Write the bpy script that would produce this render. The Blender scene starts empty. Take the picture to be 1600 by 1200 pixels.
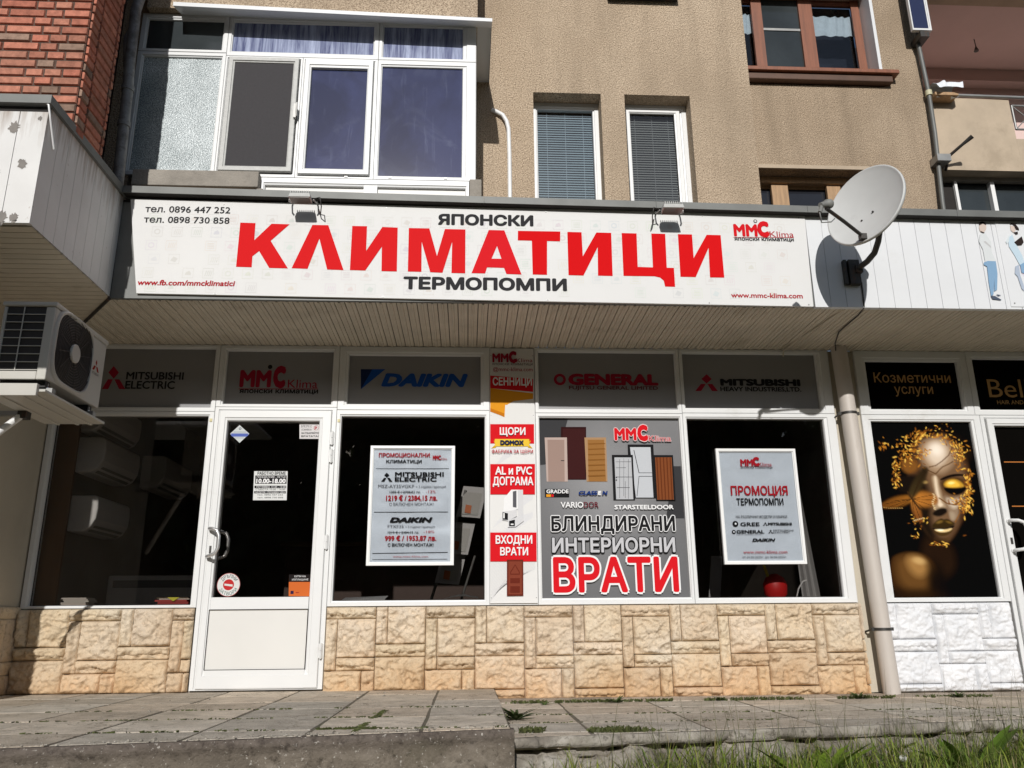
import bpy, bmesh, math, random
from math import radians as rad, sin, cos, pi
from mathutils import Vector, Matrix, noise
random.seed(7)
sc = bpy.context.scene
COL = sc.collection
# ------------------------------------------------------------------ camera
cam_d = bpy.data.cameras.new('camera'); cam = bpy.data.objects.new('camera', cam_d); COL.objects.link(cam)
cam_d.sensor_width = 36; cam_d.lens = 36*1280/1600; cam_d.clip_end = 500; cam_d.clip_start = .05
def cam_axes(yaw, pitch, roll):
    f = Vector((sin(yaw)*cos(pitch), cos(yaw)*cos(pitch), sin(pitch)))
    r = Vector((cos(yaw), -sin(yaw), 0)); u = r.cross(f)
    return cos(roll)*r+sin(roll)*u, -sin(roll)*r+cos(roll)*u, f
R_, U_, F_ = cam_axes(rad(3.136), rad(16.246), rad(-.5057))
M = Matrix(((R_.x, U_.x, -F_.x), (R_.y, U_.y, -F_.y), (R_.z, U_.z, -F_.z))).to_4x4()
cam.matrix_world = Matrix.Translation((0, -6.36, .46)) @ M
sc.camera = cam
# ------------------------------------------------------------------ light
LDIR = Vector((.09, 1, -.478)).normalized()          # the way the sunlight travels
sun_d = bpy.data.lights.new('sun', 'SUN'); sun_d.energy = 5; sun_d.angle = rad(.5); sun_d.color = (1, .975, .94)
sun = bpy.data.objects.new('sun', sun_d); COL.objects.link(sun)
sun.rotation_euler = LDIR.to_track_quat('-Z', 'Y').to_euler()
w = bpy.data.worlds.new('World'); sc.world = w; w.use_nodes = True
bg = w.node_tree.nodes['Background']; sky = w.node_tree.nodes.new('ShaderNodeTexSky')
sky.sky_type = 'NISHITA'; sky.sun_disc = False
sky.sun_elevation = math.asin(-LDIR.z); sky.sun_rotation = math.atan2(-LDIR.x, -LDIR.y)
w.node_tree.links.new(sky.outputs[0], bg.inputs[0]); bg.inputs[1].default_value = .09
sc.view_settings.view_transform = 'Standard'; sc.view_settings.look = 'None'
sc.view_settings.exposure = -.46; sc.view_settings.gamma = 1
sc.cycles.transparent_max_bounces = 24; sc.cycles.max_bounces = 8
# ------------------------------------------------------------------ measured outlines (metres, x and z on the plane they are printed on)
T_SIGN=[('тел. 0896 447 252',[-2.291,3.265,-1.7,3.314],'G',{'b': 0.012}),('тел. 0898 730 858',[-2.291,3.184,-1.699,3.232],'G',{'b': 0.012}),('www.fb.com/mmcklimatici',[-2.278,2.709,-1.62,2.749],'D',{'b': 0.025,'sh': 0.12}),('ЯПОНСКИ',[-0.23,3.203,0.458,3.287],'G',{'b': 0.05}),('ТЕРМОПОМПИ',[-0.463,2.702,0.688,2.794],'G',{'b': 0.05}),('MM',[1.923,3.15,2.1,3.25],'R',{'b': 0.05}),('C',[2.099,3.147,2.188,3.276],'R',{'b': 0.09}),('Klima',[2.189,3.151,2.368,3.195],'D',{}),('японски климатици',[1.923,3.11,2.365,3.142],'G',{'b': 0.03,'bb': 1}),('www.mmc-klima.com',[1.862,2.67,2.382,2.708],'D',{'b': 0.02})]
P_SIGN=[('D',[[1.916,3.141],[2.366,3.146],[2.366,3.15],[1.917,3.144]])]
D_SIGN=[('G',[2.092,3.275],0.014)]
LETTERS=[[[-1.623,3.195],[-1.517,3.193],[-1.515,3.06],[-1.404,3.19],[-1.278,3.188],[-1.401,3.057],[-1.267,2.848],[-1.396,2.85],[-1.475,2.977],[-1.518,2.937],[-1.517,2.853],[-1.624,2.855]],[[-1.118,3.186],[-1.006,3.186],[-0.882,2.841],[-0.996,2.844],[-1.063,3.08],[-1.132,2.847],[-1.242,2.85]],[[-0.837,3.183],[-0.733,3.183],[-0.731,2.991],[-0.624,3.179],[-0.515,3.176],[-0.511,2.836],[-0.618,2.837],[-0.622,3.025],[-0.731,2.84],[-0.838,2.842]],[[-0.436,3.174],[-0.29,3.174],[-0.232,2.96],[-0.179,3.171],[-0.032,3.17],[-0.031,2.829],[-0.128,2.83],[-0.126,3.071],[-0.191,2.831],[-0.277,2.834],[-0.342,3.067],[-0.339,2.836],[-0.434,2.837]],[[0.135,3.169],[0.247,3.168],[0.367,2.826],[0.26,2.828],[0.243,2.875],[0.123,2.877],[0.109,2.83],[0.013,2.831]],[[0.345,3.166],[0.651,3.166],[0.648,3.088],[0.554,3.089],[0.548,2.826],[0.446,2.827],[0.444,3.09],[0.343,3.091]],[[0.702,3.164],[0.805,3.163],[0.808,2.974],[0.913,3.163],[1.021,3.162],[1.017,2.824],[0.912,2.825],[0.918,3.047],[0.808,2.824],[0.701,2.826]],[[1.097,3.162],[1.206,3.161],[1.201,2.897],[1.311,2.895],[1.314,3.162],[1.416,3.161],[1.411,2.894],[1.463,2.893],[1.462,2.747],[1.39,2.748],[1.383,2.793],[1.358,2.817],[1.318,2.826],[1.095,2.826]],[[1.509,3.16],[1.613,3.16],[1.612,2.973],[1.721,3.159],[1.824,3.158],[1.824,2.823],[1.72,2.823],[1.727,3.055],[1.616,2.824],[1.506,2.825]]]
HOLE=[[0.194,3.044],[0.225,2.945],[0.155,2.945]]
SIGN_Q=[[-2.279,2.649],[2.453,2.609],[2.468,3.333],[-2.403,3.366]]
T_TR1=[('MITSUBISHI',[-2.713,2.336,-2.267,2.398],'k',{'b': 0.02}),('ELECTRIC',[-2.712,2.259,-2.329,2.324],'k',{'b': 0.02})]
P_TR1=[('r',[[-2.822,2.446],[-2.775,2.393],[-2.809,2.342],[-2.856,2.393]]),('r',[[-2.815,2.336],[-2.841,2.256],[-2.888,2.256],[-2.853,2.336]]),('r',[[-2.802,2.336],[-2.756,2.257],[-2.709,2.257],[-2.764,2.336]])]
T_TR2=[('MM',[-1.826,2.277,-1.579,2.421],'r',{'b': 0.05}),('C',[-1.565,2.272,-1.466,2.458],'r',{'b': 0.09}),('Klima',[-1.445,2.276,-1.211,2.343],'r',{}),('японски климатици',[-1.821,2.22,-1.202,2.262],'k',{'b': 0.03,'bb': 1})]
P_TR2=[('r',[[-1.828,2.261],[-1.205,2.265],[-1.206,2.271],[-1.828,2.267]])]
D_TR2=[('k',[-1.595,2.449],0.018)]
T_TR3=[('DAIKIN',[-0.705,2.29,-0.008,2.402],'b',{'b': 0.06,'sh': 0.25})]
P_TR3=[('n',[[-0.865,2.267],[-0.801,2.327],[-0.761,2.436],[-0.872,2.436]]),('b',[[-0.865,2.267],[-0.676,2.437],[-0.779,2.436]])]
T_TR4=[('GENERAL',[0.808,2.313,1.55,2.41],'r',{'b': 0.06}),('FUJITSU GENERAL LIMITED',[0.813,2.277,1.544,2.307],'m',{'b': 0.02})]
D_TR4=[('r',[0.74,2.36],0.049),('T',[0.74,2.36],0.027)]
P_TR4=[('r',[[0.746,2.395],[0.727,2.356],[0.74,2.357],[0.732,2.324],[0.755,2.366],[0.742,2.366]])]
T_TR5=[('MITSUBISHI',[2.065,2.316,2.737,2.375],'k',{'b': 0.06}),('HEAVY INDUSTRIES,LTD.',[2.061,2.269,2.739,2.307],'k',{'b': 0.03})]
P_TR5=[('r',[[1.957,2.414],[1.997,2.373],[1.951,2.334],[1.911,2.373]]),('r',[[1.944,2.33],[1.901,2.27],[1.852,2.269],[1.903,2.33]]),('r',[[1.957,2.33],[1.991,2.27],[2.04,2.27],[1.998,2.33]])]
T_PO1=[('ПРОМОЦИОНАЛНИ',[-0.698,1.707,-0.302,1.739],'D',{'b': 0.03}),('MMC',[-0.279,1.685,-0.215,1.723],'D',{'b': 0.06}),('Klima',[-0.211,1.685,-0.168,1.705],'D',{}),('КЛИМАТИЦИ',[-0.639,1.661,-0.364,1.686],'k',{'b': 0.03}),('MITSUBISHI',[-0.568,1.555,-0.191,1.59],'k',{'b': 0.03}),('ELECTRIC',[-0.569,1.517,-0.246,1.55],'k',{'b': 0.03}),('MSZ-AY35VGKP',[-0.694,1.468,-0.418,1.492],'g',{}),('+ 3 години гаранция',[-0.404,1.468,-0.172,1.486],'g',{}),('1385 € / 2708,82 лв.',[-0.605,1.425,-0.365,1.445],'k',{'b': 0.01}),('-12%',[-0.326,1.427,-0.252,1.448],'D',{}),('1219 € / 2384,15 лв.',[-0.631,1.368,-0.237,1.408],'D',{'b': 0.03}),('С ВКЛЮЧЕН МОНТАЖ!',[-0.604,1.33,-0.266,1.352],'g',{'b': 0.01}),('DAIKIN',[-0.598,1.202,-0.271,1.241],'k',{'b': 0.06,'sh': 0.25}),('FTXF35',[-0.611,1.162,-0.491,1.183],'g',{}),('+ 3 години гаранция',[-0.478,1.162,-0.253,1.177],'g',{}),('1219 € / 2384,18 лв.',[-0.609,1.117,-0.371,1.137],'k',{'b': 0.01}),('-18%',[-0.337,1.122,-0.256,1.14],'D',{}),('999 € / 1953,87 лв.',[-0.629,1.063,-0.24,1.101],'D',{'b': 0.03}),('С ВКЛЮЧЕН МОНТАЖ!',[-0.606,1.021,-0.261,1.044],'k',{'b': 0.02}),('www.mmc-klima.com',[-0.564,0.94,-0.299,0.953],'D',{})]
P_PO1=[('k',[[-0.717,1.616],[-0.152,1.616],[-0.152,1.62],[-0.718,1.619]]),('k',[[-0.719,1.279],[-0.154,1.28],[-0.154,1.284],[-0.719,1.283]]),('k',[[-0.719,0.969],[-0.152,0.975],[-0.152,0.979],[-0.719,0.973]]),('g',[[-0.717,0.925],[-0.156,0.925],[-0.156,0.928],[-0.717,0.928]]),('k',[[-0.605,1.433],[-0.434,1.433],[-0.434,1.435],[-0.605,1.435]]),('k',[[-0.609,1.126],[-0.434,1.125],[-0.434,1.128],[-0.61,1.128]]),('k',[[-0.632,1.586],[-0.611,1.566],[-0.631,1.548],[-0.651,1.566]]),('k',[[-0.633,1.545],[-0.65,1.516],[-0.673,1.516],[-0.652,1.545]]),('k',[[-0.628,1.545],[-0.609,1.516],[-0.586,1.516],[-0.609,1.546]])]
Q_PO1=[[-0.764,0.878],[-0.106,0.881],[-0.104,1.799],[-0.762,1.797]]
T_PO4=[('MM',[2.161,1.64,2.263,1.696],'D',{'b': 0.05}),('C',[2.26,1.639,2.316,1.714],'D',{'b': 0.09}),('Klima',[2.31,1.641,2.414,1.669],'D',{}),('японски климатици',[2.161,1.618,2.418,1.635],'k',{'bb': 1}),('ПРОМОЦИЯ',[2.065,1.408,2.522,1.479],'D',{'b': 0.03}),('ТЕРМОПОМПИ',[2.104,1.33,2.479,1.381],'k',{'b': 0.02}),('НА РАЗЛИЧНИ МОДЕЛИ И МАРКИ',[2.089,1.228,2.496,1.25],'k',{'b': 0.01}),('GREE',[2.119,1.168,2.271,1.196],'k',{'b': 0.02}),('MITSUBISHI',[2.339,1.173,2.528,1.194],'k',{'b': 0.05}),('GENERAL',[2.083,1.111,2.304,1.137],'k',{'b': 0.03}),('MITSUBISHI',[2.377,1.126,2.535,1.14],'k',{}),('ELECTRIC',[2.376,1.112,2.504,1.124],'k',{}),('DAIKIN',[2.201,1.048,2.386,1.072],'k',{'b': 0.06,'sh': 0.25}),('www.mmc-klima.com',[2.123,0.956,2.47,0.982],'D',{'b': 0.01}),('от 01.03.2025г. до 30.04.2025г.',[2.114,0.922,2.462,0.939],'g',{}),('FUJITSU GENERAL LIMITED',[2.082,1.099,2.282,1.106],'g',{})]
P_PO4=[('D',[[2.16,1.635],[2.415,1.635],[2.415,1.638],[2.161,1.638]]),('k',[[2.321,1.197],[2.329,1.189],[2.319,1.182],[2.311,1.189]]),('k',[[2.318,1.181],[2.309,1.17],[2.298,1.17],[2.309,1.181]]),('k',[[2.32,1.181],[2.327,1.17],[2.338,1.17],[2.329,1.181]]),('k',[[2.357,1.139],[2.365,1.131],[2.356,1.123],[2.348,1.131]]),('k',[[2.354,1.122],[2.345,1.11],[2.335,1.11],[2.346,1.122]]),('k',[[2.357,1.122],[2.364,1.11],[2.374,1.11],[2.365,1.122]])]
D_PO4=[('k',[2.081,1.185],0.023),('W',[2.083,1.186],0.008),('k',[2.063,1.123],0.015),('W',[2.063,1.123],0.006)]
Q_PO4=[[1.971,0.873],[2.618,0.877],[2.614,1.781],[1.966,1.782]]
T_COL=[('MM',[0.188,2.487,0.32,2.564],'r',{'b': 0.05}),('C',[0.321,2.482,0.385,2.584],'r',{'b': 0.09}),('Klima',[0.384,2.49,0.516,2.522],'r',{}),('японски климатици',[0.188,2.458,0.516,2.482],'k',{'bb': 1}),('@mmc-klima.com',[0.194,2.413,0.515,2.445],'r',{'b': 0.01}),('СЕННИЦИ',[0.191,2.292,0.508,2.358],'W',{'b': 0.03}),('ЩОРИ',[0.246,1.885,0.45,1.944],'W',{'b': 0.03}),('DOMOX',[0.249,1.806,0.436,1.843],'n',{'b': 0.06}),('ФАБРИКА ЗА ЩОРИ',[0.182,1.74,0.508,1.765],'D',{'b': 0.02}),('AL и PVC',[0.209,1.568,0.497,1.632],'W',{'b': 0.03}),('ДОГРАМА',[0.19,1.485,0.506,1.549],'W',{'b': 0.03}),('ВХОДНИ',[0.211,1.037,0.491,1.098],'W',{'b': 0.03}),('ВРАТИ',[0.245,0.95,0.458,1.009],'W',{'b': 0.03})]
P_COL=[('R',[[0.172,2.273],[0.517,2.244],[0.519,2.353],[0.172,2.38]]),('O',[[0.172,2.147],[0.304,2.135],[0.358,2.166],[0.516,2.186],[0.517,2.232],[0.172,2.273]]),('O',[[0.171,2.086],[0.285,2.033],[0.291,2.138],[0.172,2.149]]),('o',[[0.171,2.079],[0.282,2.037],[0.284,2.064],[0.171,2.108]]),('R',[[0.171,1.819],[0.518,1.819],[0.52,1.977],[0.171,1.976]]),('y',[[0.178,1.779],[0.217,1.786],[0.217,1.837],[0.199,1.842],[0.21,1.81]]),('y',[[0.505,1.78],[0.469,1.787],[0.47,1.837],[0.493,1.843],[0.479,1.81]]),('Y',[[0.206,1.795],[0.478,1.796],[0.479,1.855],[0.207,1.855]]),('R',[[0.171,1.416],[0.518,1.416],[0.522,1.655],[0.171,1.654]]),('R',[[0.17,0.907],[0.523,0.905],[0.525,1.123],[0.17,1.124]]),('W',[[0.272,1.266],[0.402,1.308],[0.404,1.452],[0.334,1.452],[0.278,1.386]]),('g',[[0.345,1.317],[0.373,1.313],[0.374,1.445],[0.346,1.438]]),('w',[[0.384,1.231],[0.426,1.248],[0.425,1.452],[0.383,1.449]]),('w',[[0.262,1.218],[0.31,1.211],[0.375,1.248],[0.376,1.296],[0.262,1.283]]),('k',[[0.265,1.221],[0.306,1.218],[0.307,1.269],[0.265,1.279]]),('w',[[0.306,1.163],[0.366,1.166],[0.427,1.21],[0.426,1.248],[0.349,1.231],[0.306,1.211]]),('k',[[0.315,1.17],[0.359,1.17],[0.36,1.221],[0.315,1.211]]),('W',[[0.27,1.231],[0.281,1.231],[0.281,1.272],[0.271,1.272]]),('W',[[0.328,1.18],[0.349,1.18],[0.349,1.19],[0.328,1.19]]),('B',[[0.294,0.653],[0.418,0.654],[0.42,0.919],[0.296,0.919]]),('e',[[0.306,0.665],[0.407,0.664],[0.409,0.906],[0.308,0.906]]),('B',[[0.32,0.808],[0.393,0.808],[0.393,0.828],[0.358,0.886],[0.32,0.828]]),('e',[[0.327,0.815],[0.386,0.815],[0.386,0.825],[0.358,0.874],[0.327,0.825]]),('B',[[0.32,0.746],[0.392,0.746],[0.393,0.782],[0.32,0.782]]),('B',[[0.319,0.678],[0.392,0.677],[0.392,0.723],[0.32,0.723]])]
T_PO3=[('MM',[1.164,1.85,1.342,1.952],'R',{'b': 0.05,'o': 'P'}),('C',[1.349,1.845,1.436,1.979],'R',{'b': 0.09,'o': 'P'}),('Klima',[1.44,1.845,1.62,1.891],'D',{'o': 'P'}),('GRADDE',[0.61,1.427,0.784,1.457],'W',{'b': 0.03}),('CLASS',[0.862,1.414,1.012,1.446],'N',{'b': 0.06,'sh': 0.2}),('E',[1.014,1.414,1.041,1.446],'W',{'b': 0.06,'sh': 0.1}),('N',[1.047,1.414,1.092,1.446],'N',{'b': 0.06,'sh': 0.2}),('VARIO',[0.719,1.315,0.897,1.36],'W',{'b': 0.02}),('DOR',[0.899,1.315,1.016,1.36],'m',{'b': 0.02}),('STARSTEELDOOR',[1.14,1.302,1.607,1.336],'W',{'b': 0.03}),('БЛИНДИРАНИ',[0.642,1.133,1.609,1.245],'k',{'b': 0.03,'o': 'W'}),('ИНТЕРИОРНИ',[0.645,0.972,1.6,1.079],'L',{'b': 0.03,'o': 'k'}),('ВРАТИ',[0.648,0.674,1.611,0.924],'R',{'b': 0.03,'o': 'W'})]
P_PO3=[('3',[[0.56,1.654],[0.607,1.658],[0.723,1.78],[0.796,2.028],[0.566,2.031]]),('4',[[1.631,1.646],[1.69,1.646],[1.692,1.233],[1.546,1.233]]),('1',[[0.728,1.537],[0.928,1.537],[0.942,1.964],[0.739,1.963]]),('1b',[[0.743,1.544],[0.921,1.544],[0.934,1.949],[0.753,1.948]]),('2',[[0.615,1.522],[0.782,1.522],[0.784,1.877],[0.606,1.876]]),('2b',[[0.628,1.524],[0.757,1.524],[0.763,1.858],[0.628,1.858]]),('k',[[0.732,1.686],[0.759,1.686],[0.759,1.692],[0.732,1.692]]),('5',[[0.931,1.522],[1.096,1.522],[1.099,1.878],[0.925,1.877]]),('5b',[[0.946,1.524],[1.084,1.524],[1.083,1.859],[0.95,1.859]]),('5c',[[0.957,1.818],[1.093,1.824],[1.084,1.833],[0.951,1.828]]),('5c',[[0.955,1.775],[1.091,1.781],[1.082,1.79],[0.95,1.785]]),('5c',[[0.954,1.732],[1.089,1.737],[1.081,1.746],[0.948,1.742]]),('5c',[[0.952,1.689],[1.087,1.694],[1.079,1.703],[0.947,1.699]]),('5c',[[0.951,1.646],[1.086,1.652],[1.077,1.66],[0.945,1.656]]),('5c',[[0.949,1.604],[1.084,1.609],[1.075,1.618],[0.944,1.613]]),('5c',[[0.948,1.561],[1.082,1.566],[1.074,1.575],[0.942,1.571]]),('K',[[0.598,1.401],[0.789,1.401],[0.791,1.463],[0.599,1.463]]),('O',[[0.609,1.401],[0.645,1.401],[0.645,1.421],[0.609,1.421]]),('R',[[0.649,1.401],[0.667,1.401],[0.667,1.421],[0.649,1.421]]),('k',[[0.67,1.401],[0.786,1.401],[0.786,1.421],[0.671,1.421]]),('k',[[1.264,1.392],[1.475,1.392],[1.477,1.82],[1.27,1.82]]),('6',[[1.315,1.395],[1.454,1.395],[1.453,1.798],[1.288,1.798]]),('k',[[1.347,1.589],[1.454,1.589],[1.454,1.593],[1.347,1.593]]),('k',[[1.346,1.561],[1.454,1.561],[1.455,1.565],[1.346,1.565]]),('k',[[1.347,1.589],[1.352,1.589],[1.32,1.774],[1.315,1.774]]),('k',[[1.322,1.406],[1.326,1.406],[1.35,1.564],[1.346,1.564]]),('k',[[1.136,1.377],[1.307,1.377],[1.307,1.735],[1.139,1.735]]),('6b',[[1.158,1.381],[1.293,1.381],[1.293,1.714],[1.158,1.714]]),('g',[[1.184,1.392],[1.187,1.392],[1.201,1.699],[1.198,1.699]]),('g',[[1.217,1.406],[1.22,1.406],[1.234,1.707],[1.232,1.707]]),('g',[[1.253,1.385],[1.256,1.385],[1.271,1.699],[1.268,1.699]]),('g',[[1.168,1.678],[1.289,1.678],[1.289,1.681],[1.168,1.68]]),('g',[[1.165,1.63],[1.246,1.63],[1.246,1.633],[1.166,1.632]]),('g',[[1.17,1.556],[1.294,1.556],[1.294,1.559],[1.17,1.559]]),('g',[[1.166,1.472],[1.268,1.472],[1.268,1.475],[1.166,1.475]]),('g',[[1.228,1.392],[1.231,1.392],[1.237,1.523],[1.234,1.523]]),('k',[[1.162,1.55],[1.171,1.55],[1.171,1.559],[1.162,1.559]]),('k',[[1.161,1.528],[1.17,1.528],[1.17,1.537],[1.161,1.537]]),('k',[[1.474,1.374],[1.628,1.373],[1.629,1.733],[1.475,1.733]]),('7',[[1.482,1.377],[1.613,1.377],[1.617,1.715],[1.483,1.714]]),('7b',[[1.491,1.379],[1.5,1.379],[1.502,1.713],[1.493,1.713]]),('7b',[[1.517,1.379],[1.526,1.379],[1.528,1.713],[1.519,1.713]]),('7b',[[1.543,1.379],[1.552,1.379],[1.555,1.713],[1.546,1.713]]),('7b',[[1.57,1.379],[1.578,1.379],[1.582,1.713],[1.573,1.713]]),('7b',[[1.596,1.378],[1.605,1.378],[1.608,1.713],[1.6,1.713]])]
T_ST_HOURS=[('РАБОТНО ВРЕМЕ',[-1.628,1.575,-1.413,1.598],'k',{'b': 0.02}),('ПОНЕДЕЛНИК - ПЕТЪК',[-1.632,1.55,-1.41,1.564],'W',{'b': 0.01}),('10.00-18.00',[-1.633,1.509,-1.409,1.544],'W',{'b': 0.04}),('ПОЧИВКА 12.30 - 13.00',[-1.628,1.472,-1.407,1.487],'W',{}),('СЪБОТА 10.00 - 14.00',[-1.632,1.455,-1.409,1.467],'k',{}),('НЕДЕЛЯ - ПОЧИВЕН ДЕН',[-1.633,1.432,-1.408,1.444],'W',{}),('тел. 0896 447 252',[-1.618,1.414,-1.423,1.424],'k',{}),('тел. 0898 730 858',[-1.616,1.393,-1.421,1.403],'k',{})]
P_ST_HOURS=[('k',[[-1.639,1.505],[-1.401,1.505],[-1.405,1.57],[-1.644,1.569]]),('k',[[-1.642,1.47],[-1.402,1.47],[-1.403,1.49],[-1.644,1.49]]),('k',[[-1.641,1.43],[-1.401,1.43],[-1.403,1.448],[-1.643,1.448]])]
T_ST_NOTICE=[('ВЛЕЗТЕ С',[-1.317,1.952,-1.236,1.968],'k',{}),('УСМИВКА!',[-1.316,1.926,-1.235,1.94],'k',{}),('ЗАТВАРЯЙТЕ',[-1.314,1.899,-1.177,1.912],'k',{'b': 0.02}),('ВРАТАТА!',[-1.312,1.874,-1.178,1.887],'k',{'b': 0.02}),('P',[-1.212,1.932,-1.193,1.959],'D',{'b': 0.02})]
T_ST_OR=[('КУПИ НА',[-1.296,0.8,-1.211,0.814],'W',{'b': 0.02}),('ИЗПЛАЩАНЕ',[-1.312,0.777,-1.191,0.79],'W',{'b': 0.02})]
STICK={'dia': [[-1.785,1.826],[-1.716,1.899],[-1.797,1.969],[-1.864,1.898]],'notice': [[-1.325,1.86],[-1.169,1.86],[-1.172,1.984],[-1.333,1.984]],'hours': [[-1.647,1.378],[-1.392,1.378],[-1.399,1.603],[-1.655,1.603]],'or': [[-1.329,0.664],[-1.171,0.661],[-1.177,0.82],[-1.337,0.821]],'orb': [[-1.334,0.767],[-1.175,0.766],[-1.177,0.82],[-1.337,0.821]],'round': [[-1.776,0.749],0.085]}
T_SAL=[('Козметични',[3.367,2.353,4.026,2.436],'S',{'b': 0.01}),('услуги',[3.529,2.233,3.859,2.32],'S',{'b': 0.01,'bb': 1}),('Bella',[4.336,2.232,4.809,2.388],'S',{'b': 0.0}),('HAIR AND BEAUTY',[4.394,2.172,4.815,2.207],'S',{})]
FIG=[('h',[[3.791,3.275],[3.797,3.298],[3.821,3.308],[3.844,3.299],[3.847,3.278],[3.824,3.291]]),('s2',[[3.793,3.275],[3.823,3.289],[3.847,3.276],[3.841,3.246],[3.816,3.213],[3.793,3.222],[3.787,3.252]]),('h',[[3.795,3.229],[3.823,3.216],[3.819,3.21],[3.796,3.22]]),('w2',[[3.787,3.206],[3.828,3.21],[3.859,3.142],[3.85,3.058],[3.868,2.987],[3.786,2.973],[3.786,3.076],[3.767,3.14]]),('g2',[[3.801,3.141],[3.85,3.09],[3.85,3.109],[3.817,3.148]]),('j',[[3.771,2.954],[3.774,2.973],[3.807,2.986],[3.867,2.984],[3.862,2.885],[3.836,2.758],[3.813,2.745],[3.832,2.846],[3.802,2.72],[3.782,2.707],[3.784,2.82],[3.793,2.941]]),('h2',[[3.779,2.71],[3.812,2.708],[3.855,2.68],[3.848,2.676],[3.789,2.683]]),('h2',[[3.821,2.723],[3.861,2.715],[3.836,2.709]]),('h',[[4.026,3.283],[4.042,3.299],[4.071,3.293],[4.092,3.257],[4.091,3.238],[4.068,3.244],[4.061,3.27],[4.048,3.286]]),('h',[[4.045,3.22],[4.078,3.228],[4.077,3.208],[4.06,3.201]]),('s2',[[4.029,3.279],[4.058,3.27],[4.064,3.237],[4.045,3.217],[4.027,3.236]]),('j2',[[3.993,3.17],[4.03,3.204],[4.039,3.152],[4.054,3.1],[4.077,3.029],[4.08,2.978],[4.044,2.951],[4.017,3.034],[3.987,3.105]]),('h',[[4.033,3.138],[4.101,3.189],[4.107,3.14],[4.088,3.117],[4.05,3.113]]),('w3',[[3.97,3.144],[4.013,3.21],[3.994,3.144],[3.975,3.124]]),('j3',[[4.006,2.944],[4.036,2.958],[4.03,2.875],[4.043,2.786],[4.036,2.748],[4.021,2.767],[4.009,2.862],[3.992,2.887]]),('j',[[4.045,2.958],[4.083,2.978],[4.069,2.888],[4.045,2.894]])]
# ------------------------------------------------------------------ colours (linear)
RGB = dict(R=(.62,.012,.018), D=(.42,.015,.025), G=(.035,.035,.037), k=(.014,.014,.015), K=(.02,.02,.02), r=(.30,.010,.03), b=(.012,.07,.30), n=(.01,.02,.07), g=(.10,.10,.11),
  m=(.13,.02,.03), W=(.78,.78,.78), w=(.62,.62,.63), O=(.72,.30,.02), o=(.55,.18,.01), y=(.60,.36,.02), Y=(.78,.52,.05), B=(.13,.022,.012), e=(.20,.045,.025), N=(.012,.035,.16), L=(.52,.52,.54),
  P=(.72,.55,.55), T=(.20,.20,.21), S=(.42,.25,.10))
RGB.update({'1':(.030,.008,.008),'1b':(.045,.012,.012),'2':(.46,.36,.32),'2b':(.32,.225,.19),'3':(.045,.045,.048),'4':(.04,.04,.043),'5':(.38,.23,.12),'5b':(.30,.14,.04),'5c':(.22,.09,.02),'6':(.50,.52,.55),'6b':(.45,.46,.48),'7':(.20,.06,.02),'7b':(.12,.03,.01),
  'h':(.03,.022,.02),'s2':(.60,.50,.44),'w2':(.63,.655,.66),'g2':(.5,.5,.5),'j':(.22,.36,.52),'h2':(.08,.10,.14),'j2':(.50,.62,.70),'w3':(.62,.68,.7),'j3':(.40,.46,.55)})
# ------------------------------------------------------------------ text outlines, taken from the built-in font while the scene is still empty
def all_texts():
    for k, v in list(globals().items()):
        if k.startswith('T_'):
            for t in v: yield t
_jobs = {}
def text_key(s, b): return (s, round(b, 4))
for t in all_texts():
    _jobs[text_key(t[0], 0)] = None
_jobs[text_key('H', 0)] = None
for extra in ('ДРЪПНИ', 'MITSUBISHI', 'ЗАТВОРИ'): _jobs[text_key(extra, 0)] = None
_tmp = []
for (s, b) in _jobs:
    c = bpy.data.curves.new('t', 'FONT'); c.body = s; c.resolution_u = 3
    o = bpy.data.objects.new('t', c); COL.objects.link(o); _tmp.append(((s, b), o, c))
def read_outlines(fill):
    for k, o, c in _tmp: c.fill_mode = fill
    dg = bpy.context.evaluated_depsgraph_get()
    for k, o, c in _tmp:
        m = bpy.data.meshes.new_from_object(o.evaluated_get(dg)); V = [tuple(v.co) for v in m.vertices]
        yield k, V, [tuple(p.vertices) for p in m.polygons], [tuple(e.vertices) for e in m.edges]; bpy.data.meshes.remove(m)
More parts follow.
